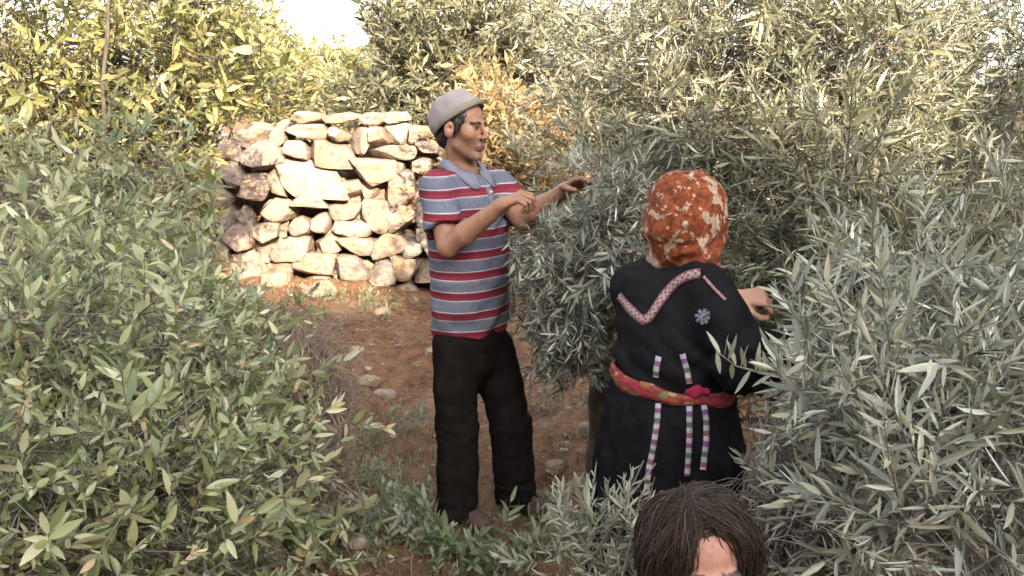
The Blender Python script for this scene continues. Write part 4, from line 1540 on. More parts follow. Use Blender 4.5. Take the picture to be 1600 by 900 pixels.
def man_col(V):
    L_ = (V - hc) @ np.stack(hfr).T
    x, y, z = L_[:, 0], L_[:, 1], L_[:, 2]
    C = np.tile(np.array([.26, .138, .085]), (len(V), 1))
    isH = np.abs(L_).max(1) < .16
    mott = vnoise(V[:, 0], V[:, 1], V[:, 2], .02, 81) * .6 + vnoise(V[:, 0], V[:, 1], V[:, 2], .007, 82) * .5
    C *= (1 + .13 * mott)[:, None] * np.array([1, .96, .94]) ** (1 + mott)[:, None]
    sp = vnoise(V[:, 0], V[:, 1], V[:, 2], .0045, 83)
    ax = np.abs(x)

    def put(mask, col, w):
        w = np.clip(w, 0, 1)[:, None] * mask[:, None]
        C[:] = C * (1 - w) + np.array(col) * w
    fm = isH & (y > .0)
    put(isH & (y > -.02) & (z < -.02) & (z > -.13), (.12, .076, .06), np.clip((-.03 - z + .25 * (ax - .04)) / .03, 0, 1) * np.clip(.48 + .25 * sp, 0, 1))                 # stubble
    put(fm & (z > -.062 - .03) & (z < -.048) & (y > .06) & (ax < .035), (.15, .085, .065), np.full(len(V), .5))
    put(fm & (np.abs(z + .071) < .010) & (ax < .024) & (y > .075), (.19, .085, .068), np.full(len(V), .75))
    put(fm & (np.abs(z + .0715) < .0025) & (ax < .024) & (y > .07), (.08, .03, .03), np.full(len(V), .8))
    zb = .0165 + .005 * (1 - np.clip((ax - .03) / .02, -1, 1) ** 2)
    put(fm & (np.abs(z - zb) < .0055) & (ax > .011) & (ax < .050) & (y > .045), (.012, .009, .008), np.full(len(V), .95))
    eye = ((ax - .031) / .016) ** 2 + ((z - .001) / .0075) ** 2
    put(fm & (eye < 1.6) & (y > .05), (.17, .09, .06), np.full(len(V), .5))
    put(fm & (eye < .5) & (y > .05), (.22, .17, .14), np.full(len(V), .9))
    put(fm & (((ax - .029) / .007) ** 2 + ((z - .001) / .008) ** 2 < 1) & (y > .05), (.012, .008, .006), np.full(len(V), 1.0))
    put(fm & (ax < .016) & (y > .10) & (z > -.05) & (z < 0), (.30, .13, .085), np.full(len(V), .5))
    put(fm & (np.hypot(ax - .042, z + .02) < .022), (.29, .135, .085), np.full(len(V), .35))
    put(isH & (ax > .066) & (np.abs(y + .01) < .03) & (np.abs(z) < .045), (.36, .17, .12), np.full(len(V), .6))
    fa = ~isH & (V[:, 2] < 1.45)
    C[fa] = C[fa] * (.86 + .10 * sp[fa])[:, None]
    return C


me, mv, mq = B.skin('body', [M['skin']], .0040, (1.12, .012), mroot, man_col)
body = link('body', me, man)
# hair under the cap
H = Flesh()
r_, f_, u_ = hfr
Fh = np.stack(hfr)
H.ell(HP(0, -.020, .035), (.0815, .098, .089), .01, Fh)
H.cone(HP(.073, .018, .02), HP(.072, .020, -.028), .010, .006, .012)
H.cone(HP(-.073, .018, .02), HP(-.072, .020, -.028), .010, .006, .012)
H.ell(HP(0, -.06, -.04), (.062, .045, .05), .02, Fh)
H.ell(HP(0, .115, -.02), (.085, .105, .115), .008, Fh, 1)
for sg in (-1, 1):
    H.ell(HP(sg * .085, -.010, -.012), (.02, .024, .034), .004, Fh, 1)
me, _, _ = H.skin('hair', [M['hair']], .004, None, mroot, disp=lambda X, Y, Z: .0022 * vnoise(X, Y, Z, .009, 8))
link('hair', me, man)
# cap: soft crown pushed to the back of the head, turned-up band
cfr = (r_, f_ * math.cos(R(35)) + u_ * math.sin(R(35)), u_ * math.cos(R(35)) - f_ * math.sin(R(35)))
Fc = np.stack(cfr)
cc = HP(0, -.020, .032)
CPp = lambda x, y, z: cc + cfr[0] * x + cfr[1] * y + cfr[2] * z
K = Flesh()
K.ell(CPp(0, -.008, .012), (.091, .114, .092), .012, Fc)
K.ell(CPp(0, -.006, .066), (.068, .082, .030), .03, Fc)
zc = cc + cfr[2] * .0
K.add(lambda X, Y, Z: ((X - zc[0]) * cfr[2][0] + (Y - zc[1]) * cfr[2][1] + (Z - zc[2]) * cfr[2][2]) * -1.0, cc - .2, cc + .2, .006, 2)
K.ell(CPp(0, -.004, -.02), (.082, .102, .095), .004, Fc, 1)


def cap_disp(X, Y, Z):
    q = np.stack([X, Y, Z], -1) - cc
    a = np.arctan2(q @ cfr[1], q @ cfr[0])
    return .0022 * np.sin(a * 8) * np.clip(q @ cfr[2] / .05, 0, 1) + .004 * vnoise(X, Y, Z, .04, 12)


me, _, _ = K.skin('cap', [M['cap']], .0045, None, mroot, disp=cap_disp)
capo = link('cap', me, man)
th = np.linspace(0, 2 * math.pi, 49)
rows = []
for (rx, ry, zz) in ((.087, .108, -.010), (.091, .113, -.014), (.095, .117, -.004), (.095, .117, .008), (.092, .113, .014), (.088, .109, .012)):
    back = np.clip(-np.sin(th), 0, 1) ** 2
    frt = np.clip(np.sin(th), 0, 1) ** 4
    rows.append(np.stack([CPp(rx * math.cos(t), (ry + .012 * f2) * math.sin(t) - .004, zz - .012 * b2 + .004 * f2) for t, b2, f2 in zip(th, back, frt)]))
Vb = np.stack(rows, 1)
nb_ = len(th)
Qs = [[i * 6 + j, (i + 1) * 6 + j, (i + 1) * 6 + (j + 1) % 6, i * 6 + (j + 1) % 6] for i in range(nb_ - 1) for j in range(6)]
link('band', mesh_np('band', Vb.reshape(-1, 3) - mroot, [np.array(Qs)], [M['cap_band']]), capo)

# shirt
zt = lambda py: at(733, py, 3.9)[2]
S = Flesh()
tab = [(zt(517), .172, .136, .0, -.005), (zt(480), .174, .142, .005, 0), (zt(430), .176, .142, .008, 0), (zt(380), .184, .140, .008, 0), (zt(330), .190, .136, .005, 0),
       (zt(300), .190, .125, .0, 0.0), (zt(284), .165, .098, -.005, 0), (zt(272), .10, .075, -.008, 0)]
TC2 = np.array([at(731, 420, 3.92)[0], 3.92, 0])
S.column(TC2, tr_, tf_, tab, .02)
sl_r = sh_r + (el_r - sh_r) * .70
sl_l = sh_l + (el_l - sh_l) * .75
for s_, e_, q_ in ((sh_r, sl_r, el_r), (sh_l, sl_l, el_l)):
    S.cone(nb + [0, 0, -.045], s_ + [0, 0, .004], .055, .068, .04)
    S.cuff(s_, e_, .069, .080, .022)
    dv = norm(q_ - s_)
    S.cone(e_ - dv * .03, e_ + dv * .03, .052, .064, .003, 1)
S.cone(nb + [0, 0, -.02], HP(0, -.03, -.08), .060, .062, .006, 1)


def shirt_disp(X, Y, Z):
    u = (X - TC2[0]) * tr_[0] + (Y - TC2[1]) * tr_[1]
    v = (X - TC2[0]) * tf_[0] + (Y - TC2[1]) * tf_[1]
    d = .006 * vnoise(X, Y, Z * .45, .06, 15) + .004 * vnoise(X, Y, Z, .035, 16)
    low = np.clip((zt(440) - Z) / .15, 0, 1)
    d = d + low * .006 * np.sin((u * .9 + Z * .8) * 42 + 2 * vnoise(X, Y, Z, .1, 17))
    arm = np.clip(1 - np.abs(Z - zt(345)) / .07, 0, 1) * np.clip(v / .08, 0, 1)
    return d + arm * .006 * np.sin((Z + .9 * u) * 75)


def shirt_attr(V):
    d_t = (zt(517) - V[:, 2])
    tilt = ((V - TC2) @ tr_) * .02
    s0 = (V[:, 2] + tilt - zt(421)) / .081 + 10.66
    out = s0.copy()
    return {'stripe': out}


me, sv, sq = S.skin('shirt', [M['stripes']], .006, None, mroot, disp=shirt_disp, attrs=shirt_attr)
shirt = link('shirt', me, man)
# collar with its two points
ncen = nb + np.array([.0, 0, .030])
ang = np.linspace(R(14), R(346), 41)
inn, out = [], []
for a_ in ang:
    dv = tf_ * math.cos(a_) + tr_ * math.sin(a_)
    fr_ = max(0, math.cos(a_))
    inn.append(ncen + dv * (.066 + .012 * fr_) + [0, 0, .040 - .052 * fr_])
    tip = math.exp(-((abs(math.pi - abs(a_ - math.pi)) - R(24)) / R(16)) ** 2)
    out.append(ncen + dv * (.096 + .030 * fr_ + .02 * tip) + [0, 0, .004 - .045 * fr_ - .035 * tip])
link('collar', solid_strip('collar', inn, out, [M['collar']], mroot, .0035), shirt)
bvh = BVHTree.FromPolygons([Vector(v) for v in sv], [list(map(int, q)) for q in sq])


def on_surface(tree, o, dv):
    h = tree.ray_cast(Vector(o), Vector(norm(dv)))
    return (np.array(h[0]), np.array(h[1])) if h[0] is not None else (None, None)


pl = []
for zz in np.linspace(nb[2] - .035, nb[2] - .17, 8):
    p, n_ = on_surface(bvh, np.array([TC2[0], TC2[1], zz]) + tf_ * .5, -tf_)
    if p is not None:
        pl.append(p + tf_ * .002)
if len(pl) > 3:
    pl = np.array(pl)
    link('placket', solid_strip('placket', pl - tr_ * .016, pl + tr_ * .016, [M['collar']], mroot, .003), shirt)
    for q in (1, 4, 6):
        th8 = np.linspace(0, 6.283, 9)[:-1]
        Vd = np.concatenate([[pl[q] + tf_ * .011], [pl[q] + tf_ * .009 + tr_ * .006 * math.cos(t) + np.array([0, 0, .006 * math.sin(t)]) for t in th8], [pl[q] + tf_ * .004 + tr_ * .006 * math.cos(t) + np.array([0, 0, .006 * math.sin(t)]) for t in th8]])
        link('button', mesh_np('button', Vd - mroot, [np.array([[0, 1 + i, 1 + (i + 1) % 8] for i in range(8)]), np.array([[1 + i, 9 + i, 9 + (i + 1) % 8, 1 + (i + 1) % 8] for i in range(8)])], [M['button']]), shirt)

# trousers
T = Flesh()
T.column(TC2 + tr_ * .0 - [0, 0, 0], tr_, tf_, [(zt(618), .03, .03, 0, -.012), (zt(600), .085, .08, 0, -.012), (zt(575), .145, .120, 0, -.01), (zt(540), .162, .130, 0, -.008), (zt(490), .160, .128, 0.003, -.004)], .03)
for h_, k_, a_ in ((hip_r, kn_r, an_r), (hip_l, kn_l, an_l)):
    bot = a_ + np.array([0, 0, -.045])
    T.chain([h_, (h_ + k_) / 2, k_, (k_ + bot) / 2, bot], [.094, .090, .085, .085, .088], .02)
    T.add(lambda X, Y, Z, z_=bot[2] - .005: (Z - z_) + 0 * X + 0 * Y, bot - .12, bot + [.12, .12, .02], .004, 1)


def tr_disp(X, Y, Z):
    d = .008 * vnoise(X, Y, Z * .5, .07, 25) + .003 * vnoise(X, Y, Z, .025, 28)
    kz = np.exp(-((Z - kn_r[2]) / .10) ** 2)
    cz = np.clip((.22 - Z) / .15, 0, 1)
    return d + (.15 + kz) * .0025 * np.sin(Z * 95 + 6 * vnoise(X, Y, Z, .09, 26)) + cz * .004 * np.sin(Z * 110 + 4 * vnoise(X, Y, Z, .08, 27))


me, _, _ = T.skin('trousers', [M['trousers']], .008, None, mroot, disp=tr_disp)
link('trousers', me, man)
for a_ in (an_r, an_l):
    g = gz(a_[0], a_[1])
    b0 = np.array([a_[0], a_[1], g])
    fs = norm(tf_ + np.array([.25, .1, 0]))
    W_ = Flesh()
    W_.cone(b0 - fs * .05 + [0, 0, .045], b0 + fs * .10 + [0, 0, .034], .042, .038, .02)
    W_.cone(b0 - fs * .02 + [0, 0, .07], b0 + fs * .05 + [0, 0, .06], .042, .038, .02)
    W_.ell(b0 + fs * .11 + [0, 0, .03], (.048, .06, .034), .02, np.stack([np.cross(fs, [0, 0, 1]), fs, [0, 0, 1]]))
    W_.add(lambda X, Y, Z, z_=g + .004: -(Z - z_) + 0 * X + 0 * Y, b0 - .25, b0 + .25, .003, 2)
    me, _, _ = W_.skin('shoe', [M['shoe']], .006, None, mroot)
    link('shoe', me, man)

# ---------------------------------------------------------------- the woman
WY = 2.92
wc = np.array([.495, WY, 0])
wroot = np.array([.495, WY, gz(.495, WY)])
wom = thing('person', wroot, 'woman seen from behind in orange patterned headscarf and black embroidered dress', 'person')
WYAW = R(143)
wr, wf, wu = frame(WYAW)
whc = at(1078, 348, 2.93)
wfr = frame(R(128), R(-12), 0)
D_ = Flesh()
wtab = [(wroot[2] + .02, .265, .235, 0, 0), (.30, .25, .225, 0, 0), (.66, .235, .205, 0, 0), (.80, .205, .18, .0, 0), (.875, .185, .160, .0, 0), (.95, .188, .166, .005, 0), (1.06, .184, .162, .012, 0), (1.14, .168, .145, .025, 0),
        (1.20, .150, .120, .04, 0), (1.235, .10, .085, .05, 0), (1.26, .06, .06, .06, 0)]


def wfold(X, Y, Z, u, v, th):
    sk = np.clip((.84 - Z) / .3, 0, 1)
    return -sk * (.016 * np.sin(th * 9 + 2.5 * vnoise(X, Y, Z * .3, .3, 31)) + .008 * np.sin(th * 17 + 1))


D_.column(wc, wr, wf, wtab, .03, wfold)
wsh_r, wsh_l = at(1096, 447, 2.84), at(996, 452, 3.02)
wel_r, wcu_r = at(1160, 566, 2.74), at(1205, 553, 2.86)
wel_l, wwr_l = at(1085, 520, 3.22), at(1150, 465, 3.10)
D_.cone(at(1050, 425, 2.95), wsh_r, .07, .075, .05)
D_.cone(at(1050, 425, 2.95), wsh_l, .07, .075, .05)
D_.chain([wsh_r, (wsh_r + wel_r) / 2, wel_r, wcu_r], [.074, .080, .082, .076], .035)
D_.chain([wsh_l, wel_l, wel_l * .5 + wwr_l * .5], [.08, .085, .07], .035)
dv = norm(wcu_r - wel_r)
D_.cone(wcu_r, wcu_r + dv * .12, .062, .075, .004, 1)


def dress_disp(X, Y, Z):
    d = .010 * vnoise(X, Y, Z, .08, 33) + .005 * vnoise(X + Z, Y, Z * .4, .03, 34)
    up = np.clip((Z - .86) / .08, 0, 1) * np.clip((1.08 - Z) / .12, 0, 1)
    d = d + up * .006 * np.sin((X * .8 + Z) * 70 + 3 * vnoise(X, Y, Z, .12, 35))
    q = np.exp(-((np.stack([X, Y, Z], -1) - wel_r) ** 2).sum(-1) / .012)
    return d + q * .010 * np.sin((X - Z) * 70 + 2 * vnoise(X, Y, Z, .06, 36))


M['dress'] = cloth_mat('black_dress_cloth', (.0042, .004, .0048), (.009, .0085, .0098), .75, 150, spec=.06)
me, dv_, dq_ = D_.skin('dress', [M['dress']], .008, None, wroot, disp=dress_disp)
dress = link('dress', me, wom)
W_ = Flesh()
WP = head(W_, whc, wfr, .97)
W_.cone(WP(0, -.01, -.05), at(1066, 425, 2.97), .045, .04, .02)
W_.cone(at(1060, 450, 2.96), at(1045, 600, 2.93), .06, .10, .03)
W_.cone(at(1066, 425, 2.97), at(1060, 450, 2.96), .04, .06, .02)
W_.cone(at(1045, 600, 2.93), wc + [0, 0, .3], .10, .06, .03)
for sgn in (-1, 1):
    ft = wc + wr * .09 * sgn + [0, 0, wroot[2]]
    W_.cone(wc + wr * .08 * sgn + [0, 0, .75], ft + [0, 0, .08], .08, .045, .03)
    W_.cone(ft + [0, 0, .04], ft + wf * .17 + [0, 0, .035], .038, .032, .02)
W_.cone(at(1050, 440, 2.95), wsh_r, .05, .055, .03); W_.cone(at(1050, 440, 2.95), wsh_l, .05, .055, .03)
W_.chain([wsh_r, wel_r, wcu_r + dv * .05], [.05, .04, .027], .02)
W_.chain([wsh_l, wel_l, wwr_l], [.05, .04, .027], .02)
hand(W_, wcu_r + dv * .05, dv + np.array([.1, .3, .1]), np.array([0, .3, -1.0]), (.5, .55, .6, .6), 1, .92)
hand(W_, wwr_l, np.array([.9, -.15, .05]), np.array([.2, .5, -.7]), (1.05, 1.1, 1.15, 1.2), -1, 1.0)


def wom_col(V):
    C = np.tile(np.array([.36, .205, .14]), (len(V), 1))
    L_ = (V - whc) @ np.stack(wfr).T
    m = (np.abs(L_).max(1) < .15) & (L_[:, 1] > .06)
    C[m & (np.abs(L_[:, 2] + .07) < .009) & (np.abs(L_[:, 0]) < .022)] = (.28, .11, .10)
    C[m & (np.abs(L_[:, 2] - .024) < .004) & (np.abs(np.abs(L_[:, 0]) - .03) < .02)] = (.03, .02, .015)
    C[m & (np.abs(L_[:, 2] - .001) < .005) & (np.abs(np.abs(L_[:, 0]) - .03) < .012)] = (.03, .02, .015)
    return C


me, _, _ = W_.skin('body', [M['skin']], .005, (.9, .014), wroot, wom_col)
link('body', me, wom)


# headscarf
def scarf_mat():
    m, nt, b = nmat('rust_printed_scarf')
    tc = nt.nodes.new('ShaderNodeTexCoord')
    n0 = noise(nt, 16, 3, tc.outputs['Object'])
    vm = nt.nodes.new('ShaderNodeVectorMath'); vm.operation = 'MULTIPLY_ADD'
    vm.inputs[1].default_value = (.05, .05, .05)
    nt.links.new(n0.outputs['Color'], vm.inputs[0]); nt.links.new(tc.outputs['Object'], vm.inputs[2])
    n1 = noise(nt, 21, 3, vm.outputs[0], .6)
    n2 = noise(nt, 55, 3, vm.outputs[0], .6)
    vo = nt.nodes.new('ShaderNodeTexVoronoi')
    vo.inputs['Scale'].default_value = 34
    nt.links.new(vm.outputs[0], vo.inputs['Vector'])
    rust = ramp(nt, n2.outputs[0], [(.3, (.045, .009, .004)), (.5, (.125, .028, .009)), (.72, (.19, .064, .021))])
    patch = ramp(nt, n1.outputs[0], [(.535, (0, 0, 0)), (.575, (1, 1, 1))])
    crm = ramp(nt, n2.outputs[0], [(.35, (.20, .125, .08)), (.55, (.33, .25, .185)), (.7, (.28, .25, .21))])
    c = mixc(nt, mixc(nt, .85, (0, 0, 0), patch), rust, crm)
    dots = ramp(nt, vo.outputs['Distance'], [(.16, (1, 1, 1)), (.24, (0, 0, 0))])
    c = mixc(nt, mixc(nt, .6, (0, 0, 0), dots), c, (.46, .30, .19))
    nt.links.new(c, b.inputs['Base Color'])
    b.inputs['Roughness'].default_value = .85
    b.inputs['Specular IOR Level'].default_value = .2
    bump(nt, b, n2.outputs[0], .3, .004)
    return m


M['scarf'] = scarf_mat()
Sc = Flesh()
Fw = np.stack(wfr)
Sc.ell(at(1073, 342, 2.93), (.119, .132, .124), .02, Fw)
Sc.ell(at(1074, 310, 2.935), (.098, .108, .085), .04, Fw)
Sc.cone(at(1068, 368, 2.91), at(1085, 402, 2.88), .098, .070, .05)
Sc.cone(at(1050, 402, 2.95), at(1096, 406, 2.90), .064, .050, .04)
Sc.cone(at(1040, 410, 2.97), at(1084, 416, 2.89), .058, .054, .035)
Sc.cone(at(1092, 404, 2.85), at(1104, 417, 2.835), .040, .022, .03)
fp = WP(0, .135, -.02)
Sc.ell(fp, (.062, .07, .09), .01, Fw, 1)


def scarf_disp(X, Y, Z):
    p = np.stack([X, Y, Z], -1) - whc
    t = p[:, 0] * .75 + p[:, 2] * .65
    s2 = p[:, 0] * -.6 + p[:, 2] * .75
    f1 = np.clip((.03 - p[:, 2]) / .08, 0, 1)
    ridge = lambda q: 1 - 2 * np.abs(((q / (2 * math.pi)) % 1) - .5) * 2
    w1 = 1.6 * vnoise(X, Y, Z, .09, 42)
    return .003 * vnoise(X, Y, Z, .03, 41) - f1 * .007 * ridge(s2 * 82 + w1 * 2) - .0035 * ridge(t * 60 + 2.5 * w1) * (1 - .5 * f1)


me, _, _ = Sc.skin('headscarf', [M['scarf']], .005, None, wroot, disp=scarf_disp)
link('headscarf', me, wom)

# embroidery laid on the dress
dbvh = BVHTree.FromPolygons([Vector(v) for v in dv_], [list(map(int, q)) for q in dq_])


def embroidery_mat(name, cols, freq, across=True):
    m, nt, b = nmat(name)
    uv = nt.nodes.new('ShaderNodeUVMap')
    sx = nt.nodes.new('ShaderNodeSeparateXYZ')
    nt.links.new(uv.outputs[0], sx.inputs[0])
    u = mathn(nt, 'FRACT', mathn(nt, 'MULTIPLY', sx.outputs[0], freq))
    v = sx.outputs[1]
    n = len(cols)
    c = ramp(nt, u, [(i / n, cc_) for i, cc_ in enumerate(cols)], 'CONSTANT')
    if across:
        # zig-zag border of the band
        tri = mathn(nt, 'ABSOLUTE', mathn(nt, 'SUBTRACT', mathn(nt, 'FRACT', mathn(nt, 'MULTIPLY', sx.outputs[0], freq * 2)), .5))
        dd = mathn(nt, 'ABSOLUTE', mathn(nt, 'SUBTRACT', mathn(nt, 'ABSOLUTE', mathn(nt, 'SUBTRACT', v, .5)), mathn(nt, 'MULTIPLY', tri, .6)))
        z_ = ramp(nt, dd, [(.0, (1, 1, 1)), (.10, (0, 0, 0))], 'CONSTANT')
        c = mixc(nt, z_, c, (.25, .19, .17))
        e = mathn(nt, 'GREATER_THAN', mathn(nt, 'ABSOLUTE', mathn(nt, 'SUBTRACT', v, .5)), .40)
        c = mixc(nt, e, c, (.10, .03, .04))
    n_ = noise(nt, 300, 2)
    c = mixc(nt, 1.0, c, ramp(nt, n_.outputs[0], [(.3, (.6, .6, .6)), (.7, (1.3, 1.3, 1.3))]), 'MULTIPLY')
    nt.links.new(c, b.inputs['Base Color'])
    b.inputs['Roughness'].default_value = .85
    bump(nt, b, n_.outputs[0], .4, .003)
    return m


M['trim'] = embroidery_mat('trim_embroidery', [(.15, .045, .055), (.08, .024, .03), (.18, .10, .10), (.11, .03, .04)], 26)
M['ribbon'] = embroidery_mat('ribbon_embroidery', [(.36, .34, .38), (.16, .05, .14), (.30, .28, .27), (.07, .09, .06), (.33, .30, .31), (.20, .07, .08)], 11, False)


def ribbon(name, px, w, mat, parent, tree=dbvh, lift=.004):
    px = np.asarray(px, float)
    seg = np.concatenate([[0], np.cumsum(np.hypot(*np.diff(px, axis=0).T))])
    tt = np.arange(0, seg[-1], 3.0)
    P_, N_ = [], []
    for x, y in zip(np.interp(tt, seg, px[:, 0]), np.interp(tt, seg, px[:, 1])):
        dvv = at(x, y, 3.0) - CAM
        p, n_ = on_surface(tree, CAM, dvv)
        if p is not None and p[1] < 3.3:
            P_.append(p); N_.append(n_ if n_ @ dvv < 0 else -n_)
    P_, N_ = np.array(P_), np.array(N_)
    ker = np.ones(5) / 5
    pad = lambda A: np.stack([np.convolve(np.pad(A[:, i], 2, 'edge'), ker, 'valid') for i in range(3)], -1)
    P2, N2 = pad(P_), norm(pad(N_))
    P2[[0, -1]] = P_[[0, -1]]
    T_ = norm(np.gradient(P2, axis=0))
    sd = norm(np.cross(T_, N2)) * w / 2
    up = N2 * lift
    cols = [P2 - sd + up * .2, P2 - sd + up * 1.2, P2 + up * 1.8, P2 + sd + up * 1.2, P2 + sd + up * .2]
    V_ = np.stack(cols, 1).reshape(-1, 3)
    n = len(P2)
    Qs = [[i * 5 + j, i * 5 + j + 1, (i + 1) * 5 + j + 1, (i + 1) * 5 + j] for i in range(n - 1) for j in range(4)]
    ln = np.concatenate([[0], np.cumsum(np.linalg.norm(np.diff(P2, axis=0), axis=1))])
    uv = np.stack([np.repeat(ln, 5), np.tile([0, .02, .5, .98, 1.0], n)], -1)
    return link(name, mesh_np(name, V_ - wroot, [np.array(Qs)], [mat], uv=uv), parent)


ribbon('embroidered_trim', [(968, 462), (982, 480), (997, 495), (1010, 504)], .030, M['trim'], dress)
ribbon('embroidered_trim', [(1004, 502), (1015, 497), (1026, 480), (1038, 462), (1052, 446), (1068, 434), (1084, 428), (1097, 428)], .030, M['trim'], dress)
ribbon('embroidered_trim', [(1099, 432), (1116, 452), (1134, 470)], .010, M['trim'], dress)
for pts in ([(1030, 556), (1026, 572), (1025, 590)], [(1029, 630), (1027, 660), (1021, 700), (1014, 735), (1010, 775)], [(1066, 552), (1072, 575), (1077, 600)], [(1077, 635), (1077, 690), (1073, 745)], [(1099, 632), (1103, 655), (1103, 690), (1098, 735)]):
    ribbon('embroidered_ribbon', pts, .017, M['ribbon'], dress)
M['motif'] = embroidery_mat('motif_embroidery', [(.17, .17, .22), (.03, .03, .04), (.24, .23, .27), (.02, .02, .03)], 90, False)
for cx, cy, r0 in ((1100, 496, 13), (1204, 545, 12)):
    for a_ in range(4):
        an = a_ * math.pi / 4 + .2
        ribbon('embroidered_motif', [(cx - math.cos(an) * r0, cy - math.sin(an) * r0), (cx, cy), (cx + math.cos(an) * r0, cy + math.sin(an) * r0)], .010, M['motif'], dress, lift=.003 + .001 * a_)


# sash
def sash_mat():
    m, nt, b = nmat('woven_sash')
    tc = nt.nodes.new('ShaderNodeTexCoord')
    mp = nt.nodes.new('ShaderNodeMapping')
    mp.inputs['Scale'].default_value = (1, 1, 1.8)
    nt.links.new(tc.outputs['Object'], mp.inputs[0])
    vo = nt.nodes.new('ShaderNodeTexVoronoi'); vo.inputs['Scale'].default_value = 42
    nt.links.new(mp.outputs[0], vo.inputs['Vector'])
    n2 = noise(nt, 60, 2, mp.outputs[0])
    sp = nt.nodes.new('ShaderNodeSeparateColor')
    nt.links.new(vo.outputs['Color'], sp.inputs[0])
    c = ramp(nt, sp.outputs[0], [(0, (.19, .016, .02)), (.25, (.22, .06, .015)), (.42, (.25, .014, .04)), (.58, (.12, .11, .025)), (.70, (.16, .02, .02)), (.92, (.28, .18, .09))], 'CONSTANT')
    c = mixc(nt, 1.0, c, ramp(nt, n2.outputs[0], [(.3, (.5, .5, .5)), (.7, (1.3, 1.3, 1.3))]), 'MULTIPLY')
    nt.links.new(c, b.inputs['Base Color'])
    b.inputs['Roughness'].default_value = .8
    bump(nt, b, n2.outputs[0], .5, .005)
    return m


M['sash'] = sash_mat()
M['magenta'] = cloth_mat('magenta_tassel', (.14, .007, .026), (.25, .015, .05))
th = np.linspace(0, 2 * math.pi, 73)
rows = []
for (o_, dz) in ((.003, -.025), (.010, -.021), (.012, -.006), (.011, .008), (.009, .018), (.001, .022)):
    a_, b_ = .187 + o_, .162 + o_
    rows.append(np.stack([wc + wr * a_ * math.cos(t) + wf * b_ * math.sin(t) + np.array([0, 0, .884 + dz * (1 + .25 * math.sin(3 * t + 1)) - .022 * math.cos(t) + .004 * math.sin(7 * t)]) for t in th]))
Vb = np.stack(rows, 1)
Qs = [[i * 6 + j, (i + 1) * 6 + j, (i + 1) * 6 + (j + 1) % 6, i * 6 + (j + 1) % 6] for i in range(72) for j in range(6)]
link('sash', mesh_np('sash', Vb.reshape(-1, 3) - wroot, [np.array(Qs)], [M['sash']]), wom)
kp, kn_ = on_surface(dbvh, CAM, at(1088, 610, 3.0) - CAM)
if kp is not None:
    Kn = Flesh()
    Kn.ell(kp + kn_ * .012, (.040, .013, .018), .01)
    me, _, _ = Kn.skin('sash_knot', [M['magenta']], .004, None, wroot, disp=lambda X, Y, Z: .008 * vnoise(X, Y, Z, .014, 51))
    link('sash_knot', me, wom)

# ---------------------------------------------------------------- the child
KY = 1.46
kc = at(1094, 886, KY)
kroot = np.array([kc[0], KY, gz(kc[0], KY)])
kid = thing('person', kroot, 'child with tousled dark brown hair and bare forehead at the bottom edge', 'person')
kfr = frame(R(6), R(0), R(-2))
kr, kf, ku = kfr
Bk = Flesh()
KP = head(Bk, kc, kfr, .90)
kn = KP(0, -.025, -.14)
Bk.cone(KP(0, -.02, -.05), kn, .042, .045, .02)
pel = kroot + [0, 0, .56]
Bk.cone(kn - [0, 0, .06], pel, .085, .085, .04)
for sgn in (-1, 1):
    s_ = kn + kr * .115 * sgn - [0, 0, .05]
    e_ = s_ + kr * .05 * sgn - [0, 0, .21]
    w_ = e_ + kf * .06 - [0, 0, .18]
    Bk.cone(kn - [0, 0, .03], s_, .04, .042, .03)
    Bk.chain([s_, e_, w_], [.040, .032, .022], .02)
    hand(Bk, w_, w_ - e_, -kr * sgn, (.25, .3, .3, .35), sgn, .75)
    h_ = pel + kr * .065 * sgn
    k2 = kroot + kr * .07 * sgn + [0, 0, .30]
    a2 = kroot + kr * .075 * sgn + [0, 0, .06]
    Bk.chain([h_, k2, a2], [.07, .048, .034], .03)
    Bk.cone(a2 - [0, 0, .03], a2 + kf * .13 - [0, 0, .035], .03, .025, .02)


def kid_col(V):
    C = np.tile(np.array([.265, .13, .092]), (len(V), 1))
    C *= (1 + .16 * vnoise(V[:, 0], V[:, 1], V[:, 2], .018, 91) + .12 * vnoise(V[:, 0], V[:, 1], V[:, 2], .006, 92))[:, None]
    L_ = (V - kc) @ np.stack(kfr).T / .93
    x, y, z = np.abs(L_[:, 0]), L_[:, 1], L_[:, 2]
    m = (np.abs(L_).max(1) < .15) & (y > .045)
    C[m & (np.abs(z + .071) < .009) & (x < .022)] = (.32, .12, .11)
    C[m & (np.abs(z - .025) < .004) & (np.abs(x - .031) < .02)] = (.03, .02, .015)
    C[m & (((x - .031) / .014) ** 2 + (z / .007) ** 2 < 1)] = (.45, .42, .40)
    C[m & (((x - .031) / .006) ** 2 + (z / .007) ** 2 < 1)] = (.015, .01, .008)
    return C


me, _, _ = Bk.skin('body', [M['skin']], .0045, (kn[2] - .02, .012), kroot, kid_col)
link('body', me, kid)
Hk = Flesh()
Fk = np.stack(kfr)
Hk.ell(KP(0, -.02, .038), (.082, .095, .082), .01, Fk)
Hk.ell(KP(0, -.05, -.05), (.08, .06, .10), .04, Fk)
for sgn in (-1, 1):
    Hk.cone(KP(sgn * .076, .018, .03), KP(sgn * .086, .01, -.10), .022, .018, .02)
Hk.ell(KP(-.006, .130, -.010), (.050, .092, .125), .006, Fk, 1)


